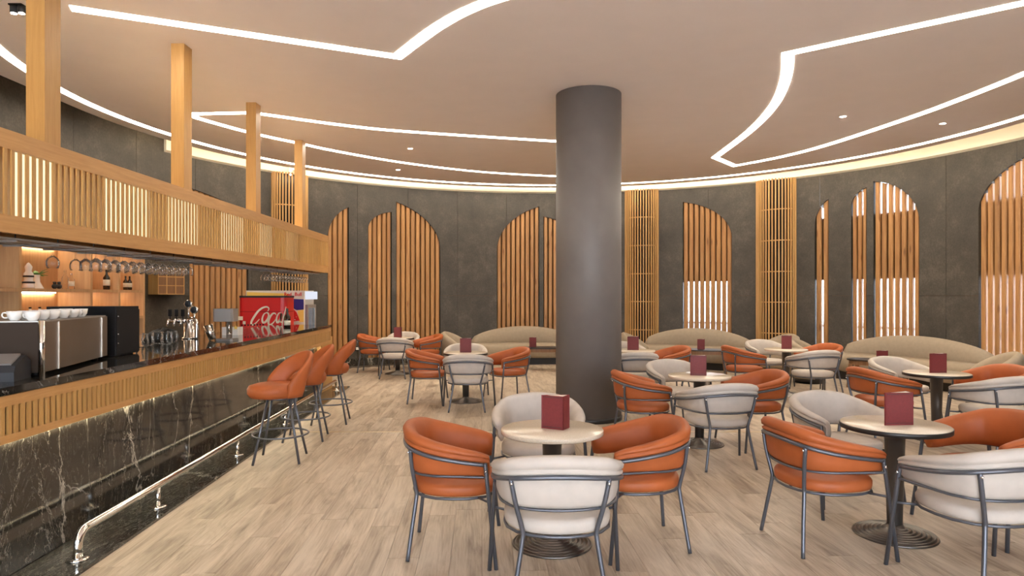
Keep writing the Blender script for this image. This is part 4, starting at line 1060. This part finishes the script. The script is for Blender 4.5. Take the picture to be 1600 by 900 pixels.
chair(OR, -0.355, 4.205, 0, 'orange tub chair at the left of the nearest middle table')
chair(WH, 0.24, 3.57, 90, 'beige tub chair with its back to the camera at the nearest middle table')
chair(WH, 0.20, 5.12, 270, 'beige tub chair behind the nearest middle table, facing the camera')
chair(OR, 0.80, 4.296, 186, 'orange tub chair at the right of the nearest middle table')
chair(OR, 1.978, 4.28, 8, 'orange tub chair at the left of the nearest right table')
chair(WH, 2.61, 3.72, 100, 'beige tub chair cut by the right edge, its back to the camera')
chair(WH, 2.58, 5.25, 285, 'beige tub chair behind the nearest right table')
chair(OR, 3.22, 4.50, 192, 'orange tub chair at the right edge, beyond the nearest right table')
chair(WH, 1.92, 6.22, 100, 'beige tub chair, back to the camera, at the second-row table right of the column')
chair(OR, 1.37, 7.0, 4, 'orange tub chair against the foot of the round column')
chair(OR, 2.54, 7.0, 186, 'orange tub chair at the right of the second-row table beside the column')
chair(WH, 1.96, 7.92, 285, 'beige tub chair behind the second-row table beside the column')
chair(WH, -0.60, 9.10, 90, 'beige tub chair with its back to the camera at the table left of the column')
chair(OR, -1.235, 9.74, 0, 'orange tub chair at the left of the table left of the column')
chair(OR, -0.06, 9.98, 203, 'orange tub chair between that table and the column, left of the column')
chair(WH, -0.74, 10.62, 272, 'beige tub chair behind the table left of the column')
chair(WH, -2.20, 12.5, 90, 'beige tub chair with its back to the camera at the farthest table')
chair(OR, -2.80, 13.42, -2, 'orange tub chair at the left of the farthest table by the socket')
chair(OR, -1.70, 13.3, 200, 'orange tub chair at the right of the farthest table before the arch')
chair(WH, -2.28, 13.95, 270, 'beige tub chair behind the farthest table against the arch')
chair(OR, 4.06, 7.30, 8, 'orange tub chair at the left of the second-row table on the right')
chair(WH, 4.87, 6.72, 100, 'beige tub chair at the right edge with its back to the camera, second row')
chair(WH, 4.85, 8.30, 285, 'beige tub chair behind the second-row table on the right')
chair(OR, 5.42, 7.50, 192, 'orange tub chair at the right edge beyond the second-row table')
chair(WH, 4.42, 9.76, 100, 'beige tub chair with its back to the camera at the third-row table')
chair(OR, 3.62, 10.40, 6, 'orange tub chair at the left of the third-row table before the middle sofa')
chair(OR, 4.95, 10.75, 198, 'orange tub chair at the right of the third-row table')
chair(WH, 4.40, 11.5, 280, 'beige tub chair behind the third-row table')
chair(WH, 1.72, 9.42, 95, 'beige tub chair with its back to the camera, half hidden by the column')
chair(OR, 2.42, 10.30, 192, 'orange tub chair at the right of the table half hidden by the column')
chair(WH, 1.88, 11.0, 280, 'beige tub chair peeking out behind the column near the hidden table')

# curved sofas along the wall
def sofa(t0, t1, label, off=0.0):
    R = 7.50 - off; tm = (t0 + t1) / 2; c = pol(tm, R - 0.5, 0)
    root = empty('curved_sofa', c, 0, label, 'sofa', 'curved wall sofas'); inv = Matrix.Translation(-Vector(c))
    n = 30
    mb = MB(); rings = []
    for i in range(n + 1):
        u = i / n; t = t0 + (t1 - t0) * u; b = sin(pi * u) ** 0.55; zt = 0.55 + 0.32 * b if 0 < u < 1 else 0.52
        w = 0.22 if 0 < u < 1 else 0.16
        ro = R - 0.13; ri = ro - w
        rings.append([pol(t, ri + 0.05, 0.30), pol(t, ri, 0.36), pol(t, ri + 0.02, zt - 0.14), pol(t, ri + 0.06, zt - 0.04), pol(t, ri + 0.11, zt), pol(t, ro - 0.05, zt - 0.01), pol(t, ro, zt - 0.07), pol(t, ro, 0.08), pol(t, ri + 0.1, 0.08)])
    mb.loft(rings); obj('backrest', mb.xform(inv), M_sofa, root)
    mb = MB(); rings = []
    for i in range(n + 1):
        u = i / n; t = t0 + (t1 - t0) * u; e = min(1, 0.35 + 5 * min(u, 1 - u)) ** 0.5
        ro = R - 0.30; ri = ro - 0.62 * e
        rings.append([pol(t, ro, 0.16), pol(t, ri + 0.04, 0.16), pol(t, ri, 0.21), pol(t, ri, 0.40), pol(t, ri + 0.04, 0.46), pol(t, ri + 0.16, 0.485), pol(t, ro, 0.49)])
    mb.loft(rings); obj('seat', mb.xform(inv), M_sofa, root)
    mb = MB(); rings = []
    for i in range(n + 1):
        u = i / n; t = t0 + 1 + (t1 - t0 - 2) * u; ro = R - 0.16; ri = ro - 0.60
        rings.append([pol(t, ro, 0.0), pol(t, ri, 0.0), pol(t, ri, 0.16), pol(t, ro, 0.16)])
    mb.loft(rings, smooth=False); obj('plinth', mb.xform(inv), M_rimdark, root)
sofa(85.0, 105.0, 'curved sand-coloured sofa against the wall left of the column')
sofa(52.5, 72.0, 'curved sand-coloured sofa between the two lattice column covers', 0.24)
sofa(16.4, 38.4, 'curved sand-coloured sofa against the wall on the right side')
def lounge(label):
    root = empty('lounge_armchair', (0, 0, 0), 0, label, 'armchair', 'upholstered armchairs beside the sofas')
    mb = MB(); rings = []; n = 28
    for i in range(n + 1):
        u = i / n; a = rad(-205 + 230 * u); b = sin(pi * u); r_ = 0.40; zt = 0.50 + 0.32 * b ** 0.8; ed = min(1, 0.5 + 4 * min(u, 1 - u))
        def q(rr, z): return (rr * cos(a), rr * sin(a) * 0.95, z)
        w = 0.12 * ed
        rings.append([q(r_ - w, 0.24), q(r_ - w - 0.01, zt - 0.07), q(r_ - w * 0.65, zt - 0.01), q(r_ - w * 0.35, zt), q(r_ + 0.012, zt - 0.03), q(r_ + 0.02, zt - 0.09), q(r_ - 0.02, 0.10), q(r_ - w, 0.10)])
    mb.loft(rings); obj('backrest', mb, M_sofa, root)
    mb = MB(); mb.lathe([(0.30, 0.14), (0.315, 0.18), (0.315, 0.40), (0.29, 0.435), (0.15, 0.45), (1e-6, 0.452)], 32); obj('seat', mb, M_sofa, root)
    mb = MB(); mb.lathe([(0.27, 0.0), (0.27, 0.14)], 28); obj('plinth', mb, M_rimdark, root)
    return root
LC = lounge('x'); LU = []
def lounge_at(x, y, deg, label):
    o = LC if not LU else copy_tree(LC); LU.append(1)
    o.location = FL(x, y); o.rotation_euler = (0, 0, rad(deg - 90)); o['label'] = label
lounge_at(-1.1, 13.9, -10, 'sand armchair at the left end of the sofa left of the column')
lounge_at(2.6, 13.6, -15, 'sand armchair at the left end of the middle sofa')
lounge_at(5.2, 13.0, 200, 'sand armchair at the right end of the middle sofa')
lounge_at(5.3, 11.85, -35, 'sand armchair at the left end of the right-hand sofa')
lounge_at(6.55, 9.15, 160, 'sand armchair at the near end of the right-hand sofa')
def coffee(x, y, deg, w, label):
    o = empty('coffee_table', FL(x, y), rad(deg), label, 'table', 'low wooden coffee tables')
    mb = MB(); pts = [((w / 2) * (abs(cos(a)) ** 0.6) * (1 if cos(a) >= 0 else -1), 0.28 * (abs(sin(a)) ** 0.6) * (1 if sin(a) >= 0 else -1)) for a in [2 * pi * i / 32 for i in range(32)]]
    mb.prism(pts, 0.475, 0.495); obj('tabletop', mb, M_rimdark, o)
    mb = MB(); mb.prism([(a * 0.93, b * 0.93) for a, b in pts], 0.405, 0.475); obj('apron', mb, M_brown, o)
    for sx in (-1, 1):
        for sy in (-1, 1):
            mb = MB(); cx_, cy_ = sx * (w / 2 - 0.10), sy * 0.17
            mb.loft([[(cx_ + sx * 0.04 + a, cy_ + sy * 0.03 + b, 0.0) for a, b in ((-0.022, -0.022), (0.022, -0.022), (0.022, 0.022), (-0.022, 0.022))],
                     [(cx_ + a, cy_ + b, 0.41) for a, b in ((-0.035, -0.035), (0.035, -0.035), (0.035, 0.035), (-0.035, 0.035))]], smooth=False); obj('leg', mb, M_brown, o)
    return o.location
c1 = coffee(0.62, 13.7, 0, 0.85, 'low wooden coffee table before the sofa left of the column')
c2 = coffee(3.85, 13.15, -15, 0.85, 'low wooden coffee table before the middle sofa')
c3 = coffee(6.10, 11.10, -45, 0.95, 'low wooden coffee table before the right-hand sofa')
menu(c1[0] - 0.2, c1[1], 0.495, 0, 'burgundy menu on the coffee table left of the column', 0.15, 0.21)
menu(c2[0] - 0.12, c2[1], 0.495, -8, 'burgundy menu on the coffee table before the middle sofa', 0.15, 0.21)
menu(c3[0] + 0.05, c3[1] - 0.05, 0.495, 0, 'burgundy menu on the coffee table before the right-hand sofa', 0.20, 0.16)
# bar stools
def stool():
    root = empty('bar_stool', (0, 0, 0), 0, 'x', 'stool', 'bar stools along the bar')
    mb = MB(); mb.lathe([(0.16, 0.615), (0.215, 0.625), (0.238, 0.66), (0.240, 0.705), (0.225, 0.735), (0.17, 0.752), (1e-6, 0.757)], 36)
    mb.v = [(x, y * 1.12 + 0.045, z) for x, y, z in mb.v]
    obj('seat', mb, M_leather, root)
    # padded wrap-round back with an opening above the seat
    mb = MB(); rings = []; n = 40
    for i in range(n + 1):
        u = i / n; a = rad(-90 - 98 + 196 * u); v = abs(2 * u - 1)
        zt = 0.755 + 0.295 * max(0.0, 1 - v ** 2.0); hole = max(0.0, 1 - (v / 0.60) ** 2) ** 0.5
        zb = 0.625 + 0.245 * hole
        if zt - zb < 0.06: zb = zt - 0.06
        lean = lambda z: 0.235 + 0.13 * max(0, z - 0.70)
        e = 1.0 if 0 < i < n else 0.5
        def q(d, z): r_ = lean(z) + d * e; return (r_ * cos(a), r_ * sin(a), z)
        zm = (zt + zb) / 2; h = (zt - zb)
        rings.append([q(0.012, zb), q(0.034, zb + 0.2 * h), q(0.038, zb + 0.6 * h), q(0.034, zt - 0.02), q(0.016, zt), q(-0.006, zt - 0.006), q(-0.018, zt - 0.03), q(-0.020, zb + 0.5 * h), q(-0.014, zb + 0.15 * h), q(0.0, zb)])
    mb.loft(rings); obj('backrest', mb, M_leather, root)
    mb = MB(); mb.lathe([(0.13, 0.595), (0.15, 0.60), (0.15, 0.616)], 20); obj('seat_plate', mb, M_frame, root)
    for sx in (-1, 1):
        for sy in (-1, 1):
            mb = MB(); mb.tube([(sx * 0.10, sy * 0.10, 0.60), (sx * 0.212, sy * 0.212, 0.0)], 0.012, 8); obj('leg', mb, M_frame, root)
    mb = MB(); mb.tube([(0.262 * cos(2 * pi * i / 32), 0.262 * sin(2 * pi * i / 32), 0.255) for i in range(32)], 0.009, 8, loop=True)
    for sx in (-1, 1):
        for sy in (-1, 1): mb.tube([(sx * 0.168, sy * 0.168, 0.255), (sx * 0.187, sy * 0.187, 0.255)], 0.008, 6)
    obj('foot_ring', mb, M_frame, root)
    return root
ST = stool()
for k, (x, y, d, lab) in enumerate(((-2.26, 6.50, 222, 'nearest of the three orange leather stools at the bar'), (-2.31, 7.46, 206, 'middle one of the three orange leather bar stools'), (-2.29, 8.42, 192, 'farthest of the three orange leather bar stools'))):
    o = ST if k == 0 else copy_tree(ST)
    o.location = (x, y, 0); o.rotation_euler = (0, 0, rad(8)); o['label'] = lab
    for ch in o.children:
        if ch.name.split('.')[0] in ('seat', 'backrest'): ch.rotation_euler = (0, 0, rad(d - 98))
